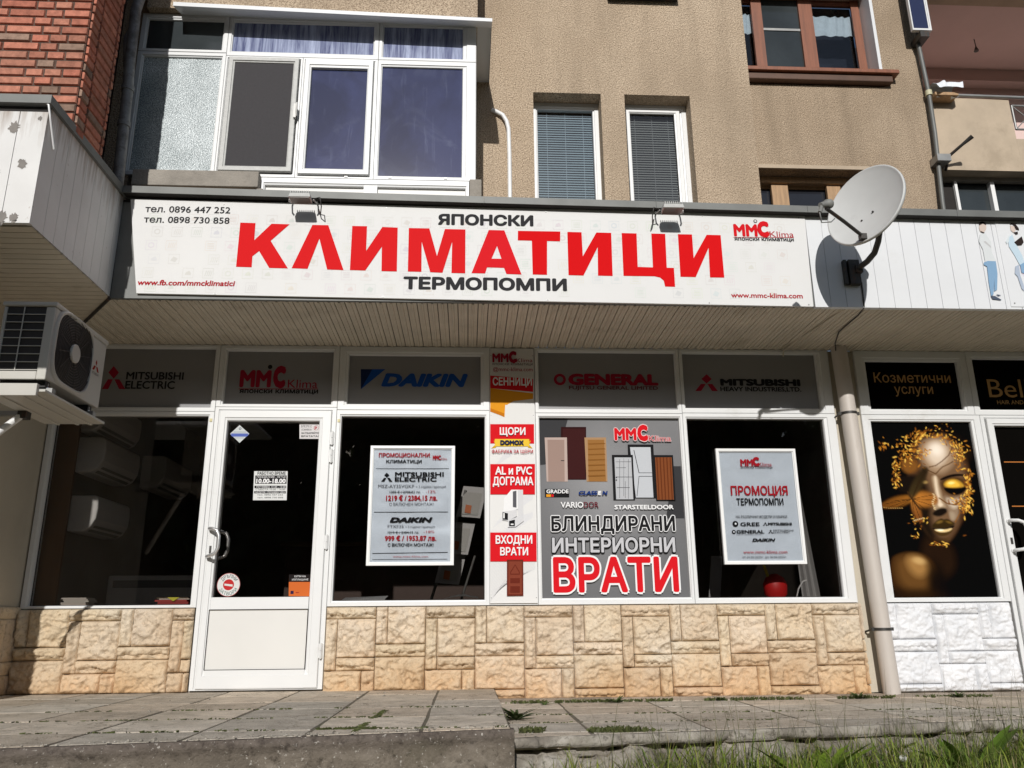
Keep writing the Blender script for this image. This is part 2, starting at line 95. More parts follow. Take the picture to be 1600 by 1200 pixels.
def scan_fill(V, E):
    """fill outlines by the non-zero rule with flat strips (some glyphs have contours that cross themselves)"""
    S = [(V[a][0],V[a][1],V[b][0],V[b][1]) for a, b in E if abs(V[a][1]-V[b][1]) > 1e-6]; ys = set()
    for a in S: ys.add(round(a[1],5)); ys.add(round(a[3],5))
    for i in range(len(S)):
        x1,y1,x2,y2 = S[i]
        for j in range(i+1, len(S)):
            x3,y3,x4,y4 = S[j]
            if max(x1,x2) < min(x3,x4) or max(x3,x4) < min(x1,x2) or max(y1,y2) < min(y3,y4) or max(y3,y4) < min(y1,y2): continue
            d = (x2-x1)*(y4-y3)-(y2-y1)*(x4-x3)
            if abs(d) < 1e-9: continue
            t = ((x3-x1)*(y4-y3)-(y3-y1)*(x4-x3))/d; u = ((x3-x1)*(y2-y1)-(y3-y1)*(x2-x1))/d
            if 0 < t < 1 and 0 < u < 1: ys.add(round(y1+t*(y2-y1),5))
    ys = sorted(ys); OV, OF, area = [], [], 0
    for ya, yb in zip(ys, ys[1:]):
        if yb-ya < 2e-5: continue
        ym = (ya+yb)/2; L = []
        for x1,y1,x2,y2 in S:
            if min(y1,y2) <= ym < max(y1,y2):
                f = lambda y: x1+(x2-x1)*(y-y1)/(y2-y1)
                L.append((f(ym), f(ya), f(yb), 1 if y2 > y1 else -1))
        L.sort(); wn = 0
        for k in range(len(L)-1):
            if wn == 0: st = L[k]
            wn += L[k][3]
            nxt = wn+L[k+1][3]
            if wn != 0 and nxt == 0:
                e = L[k+1]; n = len(OV); OV += [(st[1],ya,0),(e[1],ya,0),(e[2],yb,0),(st[2],yb,0)]; OF.append((n,n+1,n+2,n+3)); area += (yb-ya)*((e[1]-st[1])+(e[2]-st[2]))/2
    return OV, OF, area
for k, V, P, E in read_outlines('FRONT'): _jobs[k] = (V, P)
for k, V, P, E in read_outlines('NONE'):
    v0, f0 = _jobs[k]; tri = 0
    for f in f0:
        q = [v0[i] for i in f]; tri += abs(sum(q[i][0]*q[(i+1)%len(q)][1]-q[(i+1)%len(q)][0]*q[i][1] for i in range(len(q)))/2)
    ov, of, ar = scan_fill(V, E)
    if of and abs(tri-ar) > .002*ar: _jobs[k] = (ov, of)
for k, o, c in _tmp:
    bpy.data.objects.remove(o); bpy.data.curves.remove(c)
CAP = max(v[1] for v in _jobs[('H', 0)][0])
# ------------------------------------------------------------------ mesh builder
class MB:
    def __init__(s): s.v = []; s.f = []; s.c = []; s.sm = []
    def add(s, vs, fs, c=None, smooth=False):
        n = len(s.v); s.v += [tuple(v) for v in vs]
        for f in fs: s.f.append(tuple(n+i for i in f)); s.c.append(c); s.sm.append(smooth)
    def box(s, x0, x1, y0, y1, z0, z1, c=None):
        s.add([(x0,y0,z0),(x1,y0,z0),(x1,y1,z0),(x0,y1,z0),(x0,y0,z1),(x1,y0,z1),(x1,y1,z1),(x0,y1,z1)],
              [(0,3,2,1),(4,5,6,7),(0,1,5,4),(1,2,6,5),(2,3,7,6),(3,0,4,7)], c)
    def quad(s, a, b, c_, d, c=None): s.add([a,b,c_,d], [(0,1,2,3)], c)
    def prism(s, pts, y0, y1, c=None):            # polygon in x,z pushed from y0 (front) back to y1
        n = len(pts); vs = [(x,y0,z) for x,z in pts]+[(x,y1,z) for x,z in pts]
        s.add(vs, [tuple(range(n)), tuple(range(2*n-1,n-1,-1))]+[(i,i+n,(i+1)%n+n,(i+1)%n) for i in range(n)], c)
    def flat(s, pts, y, c=None): s.add([(x,y,z) for x,z in pts], [tuple(range(len(pts)))], c)
    def tube(s, path, r, n=10, c=None, cap=True):
        P = [Vector(p) for p in path]; rings = []
        rr = r if isinstance(r, (list, tuple)) else [r]*len(P)
        up = None
        for i, p in enumerate(P):
            t = (P[min(i+1,len(P)-1)]-P[max(i-1,0)]).normalized()
            if up is None: up = t.orthogonal().normalized()
            up = (up-t*up.dot(t)).normalized(); b = t.cross(up)
            rings.append([p+rr[i]*(cos(2*pi*k/n)*up+sin(2*pi*k/n)*b) for k in range(n)])
        vs = [q for r_ in rings for q in r_]; fs = []
        for i in range(len(P)-1):
            for k in range(n): fs.append((i*n+k, i*n+(k+1)%n, (i+1)*n+(k+1)%n, (i+1)*n+k))
        s.add(vs, fs, c, True)
        if cap:
            s.add(rings[0], [tuple(range(n-1,-1,-1))], c); s.add(rings[-1], [tuple(range(n))], c)
    def disc(s, cx, cz, r, y, c=None, n=24): s.flat([(cx+r*cos(2*pi*k/n), cz+r*sin(2*pi*k/n)) for k in range(n)], y, c)
    def ring(s, cx, cz, r0, r1, y, c=None, n=24):
        for k in range(n):
            a, b = 2*pi*k/n, 2*pi*(k+1)/n
            s.flat([(cx+r0*cos(a),cz+r0*sin(a)),(cx+r1*cos(a),cz+r1*sin(a)),(cx+r1*cos(b),cz+r1*sin(b)),(cx+r0*cos(b),cz+r0*sin(b))], y, c)
    def text(s, txt, rect, y, c, b=0, sh=0, bb=0, extra=0):
        """lettering fitted to a rectangle; b thickens the strokes, extra grows them past the rectangle (for an outline)"""
        vs, fs = _jobs[text_key(txt, 0)]
        P = [(x+sh*z, z) for x, z, _ in vs]
        xa, xb = min(p[0] for p in P)-b, max(p[0] for p in P)+b
        if bb: za, zb = min(p[1] for p in P)-b, max(p[1] for p in P)+b
        else: za, zb = -b, CAP+b
        x0, z0, x1, z1 = rect; kx, kz = (x1-x0)/(xb-xa), (z1-z0)/(zb-za); e = b+extra
        dirs = [(0,0)] if e*kx < .0004 else [(e*cos(k*pi/4+.2), e*sin(k*pi/4+.2)) for k in range(8)]+[(0,0)]
        for i, (ox, oz) in enumerate(dirs):
            s.add([(x0+(p[0]+ox-xa)*kx, y-.00012*i, z0+(p[1]+oz-za)*kz) for p in P], fs, c)
    def frame(s, x0, x1, z0, z1, i, y, d, c=None):
        """mitred casement profile round an opening; i = (left, right, bottom, top) widths; flat face, then a rebate step and bead towards the glass"""
        l, r, b, t = i
        def rect(k, y_):   # k 0 outer .. 1 inner
            return [(x0+l*k,y_,z0+b*k),(x1-r*k,y_,z0+b*k),(x1-r*k,y_,z1-t*k),(x0+l*k,y_,z1-t*k)]
        loops = [rect(0,y+d), rect(0,y+.004), rect(.05,y), rect(.68,y), rect(.72,y+.007), rect(.95,y+.010), rect(1,y+.022), rect(1,y+d)]
        vs = [p for L in loops for p in L]; fs = []
        for a in range(len(loops)-1):
            for k in range(4): fs.append((a*4+k, a*4+(k+1)%4, (a+1)*4+(k+1)%4, (a+1)*4+k))
        s.add(vs, fs, c)
    def build(s, name, mat, parent=None, loc=None, label=None, bevel=0, smooth=False):
        me = bpy.data.meshes.new(name); L = Vector(loc) if loc else Vector((0,0,0))
        if parent is not None and loc is None: L = Vector(parent['_w'])
        me.from_pydata([(v[0]-L.x, v[1]-L.y, v[2]-L.z) for v in s.v], [], s.f)
        if any(c is not None for c in s.c):
            at = me.color_attributes.new('Col', 'FLOAT_COLOR', 'CORNER'); buf = []
            for p, c in zip(me.polygons, s.c):
                if c is None: c = (.5,.5,.5)
                if isinstance(c[0], (tuple, list)):
                    for q in c: buf += [q[0],q[1],q[2],1]
                else: buf += [c[0],c[1],c[2],1]*p.loop_total
            at.data.foreach_set('color', buf)
        me.polygons.foreach_set('use_smooth', [bool(smooth or x) for x in s.sm])
        me.materials.append(mat); me.update()
        o = bpy.data.objects.new(name, me); COL.objects.link(o)
        o['_w'] = list(L)
        if parent is not None:
            o.parent = parent; o.location = L-Vector(parent['_w'])
        else: o.location = L
        if label: o['label'] = label
        if bevel:
            md = o.modifiers.new('edge', 'BEVEL'); md.width = bevel; md.segments = 2; md.limit_method = 'ANGLE'
        return o
def thing(name, label, cat, loc=(0,0,0), group=None):
    o = bpy.data.objects.new(name, None); COL.objects.link(o); o.empty_display_size = .1
    o.location = loc; o['_w'] = list(loc); o['label'] = label; o['category'] = cat
    if group: o['group'] = group
    return o
def tag(o, label, cat, group=None):
    o['label'] = label; o['category'] = cat
    if group: o['group'] = group
    return o
def kind(o, k, label=None):
    o['kind'] = k
    if label: o['label'] = label
    return o
# ------------------------------------------------------------------ materials
def new_mat(name):
    m = bpy.data.materials.new(name); m.use_nodes = True; return m, m.node_tree, m.node_tree.nodes['Principled BSDF']
def N(nt, t, **kw):
    n = nt.nodes.new(t)
    for k, v in kw.items():
        if k in n.inputs: n.inputs[k].default_value = v
        else: setattr(n, k, v)
    return n
def coords(nt, scale=(1,1,1)):
    g = N(nt, 'ShaderNodeNewGeometry'); mp = N(nt, 'ShaderNodeMapping'); mp.inputs['Scale'].default_value = scale
    nt.links.new(g.outputs['Position'], mp.inputs['Vector']); return mp.outputs[0]
def ramp(nt, fac, stops):
    r = N(nt, 'ShaderNodeValToRGB'); e = r.color_ramp.elements
    while len(e) < len(stops): e.new(.5)
    for x, (p, c) in zip(e, stops):
        x.position = p; x.color = (*c, 1) if len(c) == 3 else c
    nt.links.new(fac, r.inputs[0]); return r.outputs[0]
def noise_n(nt, vec, scale, detail=6, rough=.6, dist=0):
    n = N(nt, 'ShaderNodeTexNoise', Scale=scale, Detail=detail, Roughness=rough, Distortion=dist)
    nt.links.new(vec, n.inputs['Vector']); return n.outputs['Fac']
def mix(nt, a, b, fac, mode='MIX'):
    m = N(nt, 'ShaderNodeMix', data_type='RGBA', blend_type=mode)
    for sock, v in ((m.inputs[0], fac), (m.inputs[6], a), (m.inputs[7], b)):
        if hasattr(v, 'is_output'): nt.links.new(v, sock)
        elif isinstance(v, (int, float)): sock.default_value = v
        else: sock.default_value = (*v, 1)
    return m.outputs[2]
def bump(nt, bsdf, h, strength, dist=.01):
    b = N(nt, 'ShaderNodeBump', Strength=strength, Distance=dist); nt.links.new(h, b.inputs['Height']); nt.links.new(b.outputs[0], bsdf.inputs['Normal'])
def simple(name, c, rough=.5, metal=0, var=.12, scale=6, dirt=None, bmp=0, bscale=80, stretch=(1,1,1), spec=None):
    """plain material with mottling, optional dirt patches and bump"""
    m, nt, p = new_mat(name); v = coords(nt, stretch)
    f = noise_n(nt, v, scale)
    lo = tuple(max(0,x*(1-var)) for x in c); hi = tuple(min(.95,x*(1+var)) for x in c)
    out = ramp(nt, f, [(.3,lo),(.7,hi)])
    if dirt:
        f2 = noise_n(nt, v, dirt[1], 8, .7)
        out = mix(nt, out, dirt[0], ramp(nt, f2, [(dirt[2],(0,0,0)),(dirt[2]+.12,(dirt[3],)*3)]))
    nt.links.new(out, p.inputs['Base Color']); p.inputs['Roughness'].default_value = rough; p.inputs['Metallic'].default_value = metal
    if spec is not None: p.inputs['Specular IOR Level'].default_value = spec
    if bmp: bump(nt, p, noise_n(nt, v, bscale, 5), bmp)
    return m
def col_mat(name, rough=.5, noise_amt=.0, nscale=30, bmp=0, spec=.5):
    m, nt, p = new_mat(name); a = N(nt, 'ShaderNodeAttribute', attribute_name='Col'); out = a.outputs['Color']
    v = coords(nt)
    if noise_amt:
        f = noise_n(nt, v, nscale); out = mix(nt, out, ramp(nt, f, [(.3,(1-noise_amt,)*3),(.7,(1+noise_amt,)*3)]), 1.0, 'MULTIPLY')
    nt.links.new(out, p.inputs['Base Color']); p.inputs['Roughness'].default_value = rough; p.inputs['Specular IOR Level'].default_value = spec
    if bmp: bump(nt, p, noise_n(nt, v, nscale*2, 5), bmp)
    return m
MT = {}
MT['print'] = col_mat('print', .8, spec=.05)
MT['gloss_print'] = col_mat('gloss_print', .5, spec=.0)
MT['print_matt'] = col_mat('print_matt', .7, spec=.3)
def stucco(name, a, b, dark):
    m, nt, p = new_mat(name); v = coords(nt)
    big = noise_n(nt, v, 1.1, 5, .6); fine = noise_n(nt, v, 95, 3, .7)
    vo = N(nt, 'ShaderNodeTexVoronoi', Scale=70); nt.links.new(v, vo.inputs['Vector'])
    c = ramp(nt, big, [(.3,a),(.7,b)])
    c = mix(nt, c, dark, ramp(nt, fine, [(.36,(.95,)*3),(.53,(0,0,0))]))
    c = mix(nt, c, tuple(min(.9,x*1.5) for x in b), ramp(nt, fine, [(.56,(0,0,0)),(.72,(.6,)*3)]))
    vs = coords(nt, (2.2,2.2,.22)); st = noise_n(nt, vs, 1.6, 6, .65)
    c = mix(nt, c, tuple(x*.62 for x in a), ramp(nt, st, [(.47,(0,0,0)),(.72,(.62,)*3)]))
    pt = noise_n(nt, v, .55, 7, .68, .8); c = mix(nt, c, tuple(x*.7 for x in a), ramp(nt, pt, [(.5,(0,0,0)),(.66,(.5,)*3)]))
    nt.links.new(c, p.inputs['Base Color']); p.inputs['Roughness'].default_value = .95; p.inputs['Specular IOR Level'].default_value = .15
    h = N(nt, 'ShaderNodeMath', operation='ADD'); nt.links.new(fine, h.inputs[0]); nt.links.new(vo.outputs['Distance'], h.inputs[1])
    bump(nt, p, h.outputs[0], .75, .012); return m
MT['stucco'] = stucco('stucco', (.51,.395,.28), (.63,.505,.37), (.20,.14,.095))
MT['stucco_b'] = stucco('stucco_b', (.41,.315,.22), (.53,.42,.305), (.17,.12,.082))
MT['plaster'] = simple('plaster', (.47,.38,.28), .95, 0, .12, 3, ((.30,.24,.17), 1.3, .55, .5), .3, 120)
MT['beige_wall'] = simple('beige_wall', (.50,.45,.36), .85, 0, .08, 2, ((.38,.33,.25), 1.0, .55, .4), .1, 90)
MT['pvc'] = simple('pvc', (.70,.705,.70), .4, 0, .02, 3, ((.52,.50,.46), 2.6, .60, .45))
MT['pvc_panel'] = simple('pvc_panel', (.66,.65,.62), .45, 0, .025, 2)
MT['white_sheet'] = simple('white_sheet', (.70,.71,.72), .38, 0, .03, 2, ((.55,.54,.50), 1.6, .6, .35))
def streaked():
    m, nt, p = new_mat('old_sheet'); v = coords(nt); b = noise_n(nt, v, 3, 5); c = ramp(nt, b, [(.3,(.60,.59,.57)),(.7,(.69,.68,.66))])
    sv = coords(nt, (16,16,1.3)); st = noise_n(nt, sv, 1.5, 5, .6); g = N(nt, 'ShaderNodeNewGeometry'); sep = N(nt, 'ShaderNodeSeparateXYZ'); nt.links.new(g.outputs['Position'], sep.inputs[0])
    up = ramp(nt, sep.outputs['Z'], [(0,(0,0,0)),(1,(0,0,0))]); mr = N(nt, 'ShaderNodeMapRange'); nt.links.new(sep.outputs['Z'], mr.inputs['Value']); mr.inputs['From Min'].default_value = 2.75; mr.inputs['From Max'].default_value = 3.42
    ml = N(nt, 'ShaderNodeMath', operation='MULTIPLY'); nt.links.new(mr.outputs[0], ml.inputs[0]); nt.links.new(st, ml.inputs[1])
    c = mix(nt, c, (.20,.125,.07), ramp(nt, ml.outputs[0], [(.34,(0,0,0)),(.62,(.85,)*3)]))     # rust washed down from the roof edge
    sp = noise_n(nt, v, 24, 6, .7); c = mix(nt, c, (.22,.15,.09), ramp(nt, sp, [(.64,(0,0,0)),(.74,(.7,)*3)]))
    nt.links.new(c, p.inputs['Base Color']); p.inputs['Roughness'].default_value = .55; return m
MT['old_sheet'] = streaked()
MT['spare_sheet'] = simple('old_sheet', (.66,.65,.63), .5, 0, .06, 3, ((.36,.33,.29), 2.2, .58, .7), .04, 30)
MT['sign_face'] = simple('sign_face', (.68,.675,.66), .6, 0, .02, 1.5, ((.62,.58,.54), 1.2, .62, .35))
MT['soffit'] = simple('soffit', (.60,.54,.44), .5, 0, .12, 2.5, ((.34,.29,.21), 3, .58, .6))
MT['grey_film'] = simple('grey_film', (.225,.222,.225), .35, 0, .05, 1.2)
MT['salon_film'] = simple('salon_film', (.004,.0035,.003), .9, 0, .1, 2, spec=0)
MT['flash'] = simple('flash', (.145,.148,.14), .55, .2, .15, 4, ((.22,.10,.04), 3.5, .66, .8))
MT['dark_gap'] = simple('dark_gap', (.02,.017,.015), .9, 0, .2, 8)
MT['concrete'] = simple('concrete', (.32,.29,.25), .95, 0, .2, 6, ((.18,.16,.13), 3, .5, .6), .5, 60)
MT['metal'] = simple('metal', (.30,.30,.29), .45, .5, .15, 8, ((.16,.08,.04), 6, .62, .6))
MT['chrome'] = simple('chrome', (.74,.74,.74), .28, .75, .04, 8)
MT['ac_white'] = simple('ac_white', (.52,.50,.45), .45, 0, .05, 4, ((.42,.38,.30), 3, .6, .5))
MT['ac_dark'] = simple('ac_dark', (.02,.018,.017), .6, 0, .2, 14)
MT['ac_grille'] = simple('ac_grille', (.055,.045,.04), .5, 0, .15, 8)
MT['indoor_white'] = simple('indoor_white', (.84,.84,.82), .3, 0, .03, 3)
MT['dish'] = simple('dish', (.58,.585,.57), .5, 0, .04, 5, ((.36,.35,.32), 3, .6, .4))
MT['dark_metal'] = simple('dark_metal', (.05,.047,.043), .5, .4, .2, 10, ((.14,.06,.025), 9, .56, .8))
MT['pipe'] = simple('pipe', (.52,.47,.42), .5, 0, .07, 3, ((.36,.30,.25), 2.5, .56, .5), 0, 40, (1,1,.35))
MT['old_pipe'] = simple('old_pipe', (.30,.29,.28), .6, .2, .25, 9, ((.12,.10,.09), 8, .5, .7), .3, 50)
MT['brown_wood'] = simple('brown_wood', (.22,.075,.035), .5, 0, .25, 5, ((.11,.035,.018), 10, .55, .6), .1, 60, (8,8,.6))
MT['sill_dark'] = simple('sill_dark', (.10,.05,.03), .6, 0, .2, 5)
MT['bare'] = simple('bare', (.22,.20,.18), .8, 0, .2, 12)
MT['lamp_grey'] = simple('lamp_grey', (.46,.46,.44), .5, 0, .1, 30)
MT['light_wood'] = simple('light_wood', (.40,.25,.13), .6, 0, .2, 5, ((.25,.14,.07), 8, .55, .6), .1, 60, (8,8,.6))
MT['inner_wood'] = simple('inner_wood', (.16,.075,.03), .5, 0, .25, 3, None, 0, 60, (6,6,.5))
MT['mauve'] = simple('mauve', (.72,.54,.50), .8, 0, .04, 2)
MT['curtain'] = simple('curtain', (.55,.62,.64), .8, 0, .1, 20)
MT['cloth'] = simple('cloth', (.72,.75,.78), .9, 0, .08, 9)
MT['paper'] = simple('paper', (.74,.745,.755), .35, 0, .05, 5, None, .12, 7)
MT['poster_frame'] = simple('poster_frame', (.80,.80,.79), .3, 0, .02, 4)
MT['room'] = simple('room', (.20,.165,.14), .8, 0, .3, 1.5)
MT['rock'] = None
MT['brick'] = col_mat('brick', .9, .28, 22, .5, .2)
MT['mortar'] = simple('mortar', (.10,.065,.05), .95, 0, .25, 20, None, .4, 90)
MT['slats'] = simple('slats', (.33,.41,.44), .5, 0, .05, 3)
MT['slats_grey'] = simple('slats_grey', (.23,.23,.21), .5, 0, .06, 3)
MT['net'] = simple('net', (.045,.042,.045), .85, 0, .08, 60)
MT['objects'] = col_mat('objects', .5)
def rock():
    m, nt, p = new_mat('rock'); v = coords(nt)
    a = noise_n(nt, v, 2.2, 6, .6); f = noise_n(nt, v, 30, 8, .7)
    c = ramp(nt, a, [(.28,(.58,.45,.31)),(.5,(.66,.54,.39)),(.72,(.68,.59,.47))])
    c = mix(nt, c, (.26,.18,.11), ramp(nt, f, [(.30,(.75,)*3),(.48,(0,0,0))]))
    g = N(nt, 'ShaderNodeNewGeometry'); sep = N(nt, 'ShaderNodeSeparateXYZ'); nt.links.new(g.outputs['Position'], sep.inputs[0])
    ad = N(nt, 'ShaderNodeMath', operation='MULTIPLY_ADD'); nt.links.new(a, ad.inputs[0]); ad.inputs[1].default_value = .45; nt.links.new(sep.outputs['Z'], ad.inputs[2])
    c = mix(nt, c, (.56,.33,.15), ramp(nt, ad.outputs[0], [(.15,(.7,)*3),(.52,(0,0,0))]))     # rust-coloured damp stain along the foot of the wall
    at = N(nt, 'ShaderNodeAttribute', attribute_name='Col'); c = mix(nt, c, at.outputs['Color'], 1.0, 'MULTIPLY')
    nt.links.new(c, p.inputs['Base Color']); p.inputs['Roughness'].default_value = .95; p.inputs['Specular IOR Level'].default_value = .2
    hf = noise_n(nt, v, 110, 4, .7); hs = N(nt, 'ShaderNodeMath', operation='MULTIPLY_ADD'); nt.links.new(hf, hs.inputs[0]); hs.inputs[1].default_value = .5; nt.links.new(f, hs.inputs[2])
    c = mix(nt, c, (.20,.14,.085), ramp(nt, hf, [(.26,(.8,)*3),(.40,(0,0,0))])); nt.links.new(c, p.inputs['Base Color'])
    bump(nt, p, hs.outputs[0], .8, .010); return m
MT['rock'] = rock()
def rock_white():
    m, nt, p = new_mat('rock_white'); v = coords(nt); f = noise_n(nt, v, 30, 8, .7); big = noise_n(nt, v, 5, 4, .6)
    nt.links.new(mix(nt, ramp(nt, big, [(.35,(.66,.67,.69)),(.65,(.74,.74,.75))]), (.55,.50,.44), ramp(nt, f, [(.25,(.7,)*3),(.40,(0,0,0))])), p.inputs['Base Color'])
    p.inputs['Roughness'].default_value = .7; bump(nt, p, f, .3, .006); return m
MT['rock_white'] = rock_white()
def slab_mat():
    m, nt, p = new_mat('slab'); v = coords(nt); at = N(nt, 'ShaderNodeAttribute', attribute_name='Col')
    f = noise_n(nt, v, 7, 8, .7); sp = noise_n(nt, v, 130, 3, .8); big = noise_n(nt, v, 1.7, 5, .6)
    c = mix(nt, at.outputs['Color'], ramp(nt, f, [(.3,(.66,)*3),(.7,(1.22,)*3)]), 1.0, 'MULTIPLY')
    c = mix(nt, c, (.74,.70,.63), ramp(nt, sp, [(.58,(0,0,0)),(.68,(.8,)*3)]))
    c = mix(nt, c, (.10,.085,.06), ramp(nt, sp, [(.32,(.8,)*3),(.42,(0,0,0))]))
    vo = N(nt, 'ShaderNodeTexVoronoi', Scale=55); nt.links.new(v, vo.inputs['Vector']); c = mix(nt, c, (.70,.66,.58), ramp(nt, vo.outputs['Distance'], [(.10,(.7,)*3),(.22,(0,0,0))]))
    ck = N(nt, 'ShaderNodeTexVoronoi', Scale=1.7, feature='DISTANCE_TO_EDGE'); wv = noise_n(nt, v, 5, 4, .6); va = N(nt, 'ShaderNodeVectorMath', operation='ADD'); nt.links.new(v, va.inputs[0]); nt.links.new(wv, va.inputs[1]); nt.links.new(va.outputs[0], ck.inputs['Vector']); c = mix(nt, c, (.10,.085,.06), ramp(nt, ck.outputs['Distance'], [(.004,(.75,)*3),(.012,(0,0,0))]))
    c = mix(nt, c, (.20,.17,.12), ramp(nt, big, [(.52,(0,0,0)),(.72,(.55,)*3)]))
    nt.links.new(c, p.inputs['Base Color']); p.inputs['Roughness'].default_value = .95; p.inputs['Specular IOR Level'].default_value = .2
    bump(nt, p, sp, .5, .006); return m
MT['slab'] = slab_mat()
def mossy(name, band=None):
    m, nt, p = new_mat(name); v = coords(nt)
    f = noise_n(nt, v, 4, 9, .72, .4); g = noise_n(nt, v, 26, 8, .75); h = noise_n(nt, v, 2.3, 6, .6)
    c = ramp(nt, f, [(.3,(.14,.125,.105)),(.48,(.27,.24,.20)),(.6,(.40,.365,.31)),(.75,(.56,.52,.46))])
    c = mix(nt, c, (.06,.052,.042), ramp(nt, g, [(.33,(.8,)*3),(.46,(0,0,0))]))
    c = mix(nt, c, (.07,.075,.03), ramp(nt, h, [(.56,(0,0,0)),(.7,(.5,)*3)]))
    if band:
        c = mix(nt, c, (.74,.70,.66), 1.0, 'MULTIPLY')
        # dark lichen crust along the upper edge of the concrete
        gg = N(nt, 'ShaderNodeNewGeometry'); sep = N(nt, 'ShaderNodeSeparateXYZ'); nt.links.new(gg.outputs['Position'], sep.inputs[0])
        ad = N(nt, 'ShaderNodeMath', operation='MULTIPLY_ADD'); nt.links.new(f, ad.inputs[0]); ad.inputs[1].default_value = .16; nt.links.new(sep.outputs['Z'], ad.inputs[2])
        mr = N(nt, 'ShaderNodeMapRange'); nt.links.new(ad.outputs[0], mr.inputs['Value']); mr.inputs['From Min'].default_value = band[0]; mr.inputs['From Max'].default_value = band[1]
        c = mix(nt, c, mix(nt, (.085,.068,.06), (.17,.14,.12), ramp(nt, g, [(.4,(0,0,0)),(.6,(1,1,1))])), ramp(nt, mr.outputs[0], [(0,(0,0,0)),(1,(.8,)*3)]))
        wsp = noise_n(nt, v, 55, 4, .7); c = mix(nt, c, (.66,.62,.55), ramp(nt, wsp, [(.62,(0,0,0)),(.70,(.8,)*3)]))
    nt.links.new(c, p.inputs['Base Color']); p.inputs['Roughness'].default_value = .97; p.inputs['Specular IOR Level'].default_value = .1
    bump(nt, p, g, .9, .02); return m
MT['mossy'] = mossy('mossy'); MT['mossy_band'] = mossy('mossy_band', (-.01,.07))
MT['joint_soil'] = simple('joint_soil', (.14,.118,.085), .97, 0, .3, 9, ((.08,.085,.04), 3, .5, .6), .6, 60)
MT['soil'] = simple('soil', (.085,.072,.045), .97, 0, .35, 3, ((.05,.07,.02), 2, .5, .8), .6, 40)
def leaf_mat(name, rough=.55):
    m, nt, p = new_mat(name); at = N(nt, 'ShaderNodeAttribute', attribute_name='Col')
    nt.links.new(at.outputs['Color'], p.inputs['Base Color']); p.inputs['Roughness'].default_value = rough; p.inputs['Specular IOR Level'].default_value = .3
    tr = N(nt, 'ShaderNodeBsdfTranslucent'); nt.links.new(at.outputs['Color'], tr.inputs['Color'])
    mx = N(nt, 'ShaderNodeMixShader'); mx.inputs[0].default_value = .3; nt.links.new(p.outputs[0], mx.inputs[1]); nt.links.new(tr.outputs[0], mx.inputs[2])
    nt.links.new(mx.outputs[0], nt.nodes['Material Output'].inputs['Surface']); return m
MT['leaf'] = leaf_mat('leaf')
def glass(name, tint, rough=.0):
    m, nt, p = new_mat(name); lw = N(nt, 'ShaderNodeLayerWeight', Blend=.5); pw = N(nt, 'ShaderNodeMath', operation='POWER'); nt.links.new(lw.outputs['Facing'], pw.inputs[0]); pw.inputs[1].default_value = 5; fr = N(nt, 'ShaderNodeMath', operation='MULTIPLY_ADD'); nt.links.new(pw.outputs[0], fr.inputs[0]); fr.inputs[1].default_value = .96; fr.inputs[2].default_value = .05; gl = N(nt, 'ShaderNodeBsdfGlossy', Roughness=rough); tr = N(nt, 'ShaderNodeBsdfTransparent', Color=(*tint,1))
    mx = N(nt, 'ShaderNodeMixShader'); nt.links.new(fr.outputs[0], mx.inputs[0]); nt.links.new(tr.outputs[0], mx.inputs[1]); nt.links.new(gl.outputs[0], mx.inputs[2])
    nt.links.new(mx.outputs[0], nt.nodes['Material Output'].inputs['Surface']); return m
MT['glass'] = glass('glass', (.80,.79,.78))
MT['clear'] = glass('clear', (.86,.88,.90))
def blue_pane():  # sky blue and dark tree reflections are painted into the pane colour
    m, nt, p = new_mat('blue_pane'); v = coords(nt, (9,9,1.1)); f = noise_n(nt, v, 2.2, 7, .65, .6)
    v2 = coords(nt); f2 = noise_n(nt, v2, 2.6, 7, .62, 1.2)
    c = mix(nt, (.040,.050,.125), (.24,.28,.42), ramp(nt, f, [(.58,(0,0,0)),(.82,(.30,)*3)]))
    c = mix(nt, c, (.22,.25,.36), ramp(nt, f2, [(.52,(0,0,0)),(.74,(.26,)*3)]))
    f3 = noise_n(nt, v2, 1.3, 5, .6, .5); c = mix(nt, c, (.012,.016,.035), ramp(nt, f3, [(.45,(0,0,0)),(.60,(.5,)*3)]))
    nt.links.new(c, p.inputs['Base Color']); p.inputs['Roughness'].default_value = .06; p.inputs['Specular IOR Level'].default_value = .6
    return m
MT['blue_pane'] = blue_pane()
def streak_pane():  # pale vertical streaks are reflections painted into the pane colour
    m, nt, p = new_mat('streak_pane'); v = coords(nt, (14,14,.9)); f = noise_n(nt, v, 1.6, 6, .7, .5)
    c = mix(nt, (.07,.085,.19), (.46,.52,.70), ramp(nt, f, [(.38,(0,0,0)),(.66,(.9,)*3)]))
    nt.links.new(c, p.inputs['Base Color']); p.inputs['Roughness'].default_value = .15; return m
MT['streak_pane'] = streak_pane()
def frosted():
    m, nt, p = new_mat('frosted'); v = coords(nt); vo = N(nt, 'ShaderNodeTexVoronoi', Scale=85); nt.links.new(v, vo.inputs['Vector'])
    big = noise_n(nt, v, 3.2, 5, .6); f = noise_n(nt, v, 120, 2, .5)
    c = ramp(nt, f, [(.32,(.13,.155,.16)),(.50,(.32,.36,.37)),(.66,(.60,.65,.66))])
    c = mix(nt, c, ramp(nt, big, [(.3,(.65,.7,.7)),(.7,(1.3,1.3,1.3))]), 1.0, 'MULTIPLY')
    nt.links.new(c, p.inputs['Base Color']); p.inputs['Roughness'].default_value = .3; bump(nt, p, f, .5, .006); return m
MT['frosted'] = frosted()
MT['dark_pane'] = simple('dark_pane', (.018,.020,.026), .06, 0, .2, 1.2)
MT['grey_pane'] = simple('grey_pane', (.035,.042,.045), .12, 0, .3, 1.2)

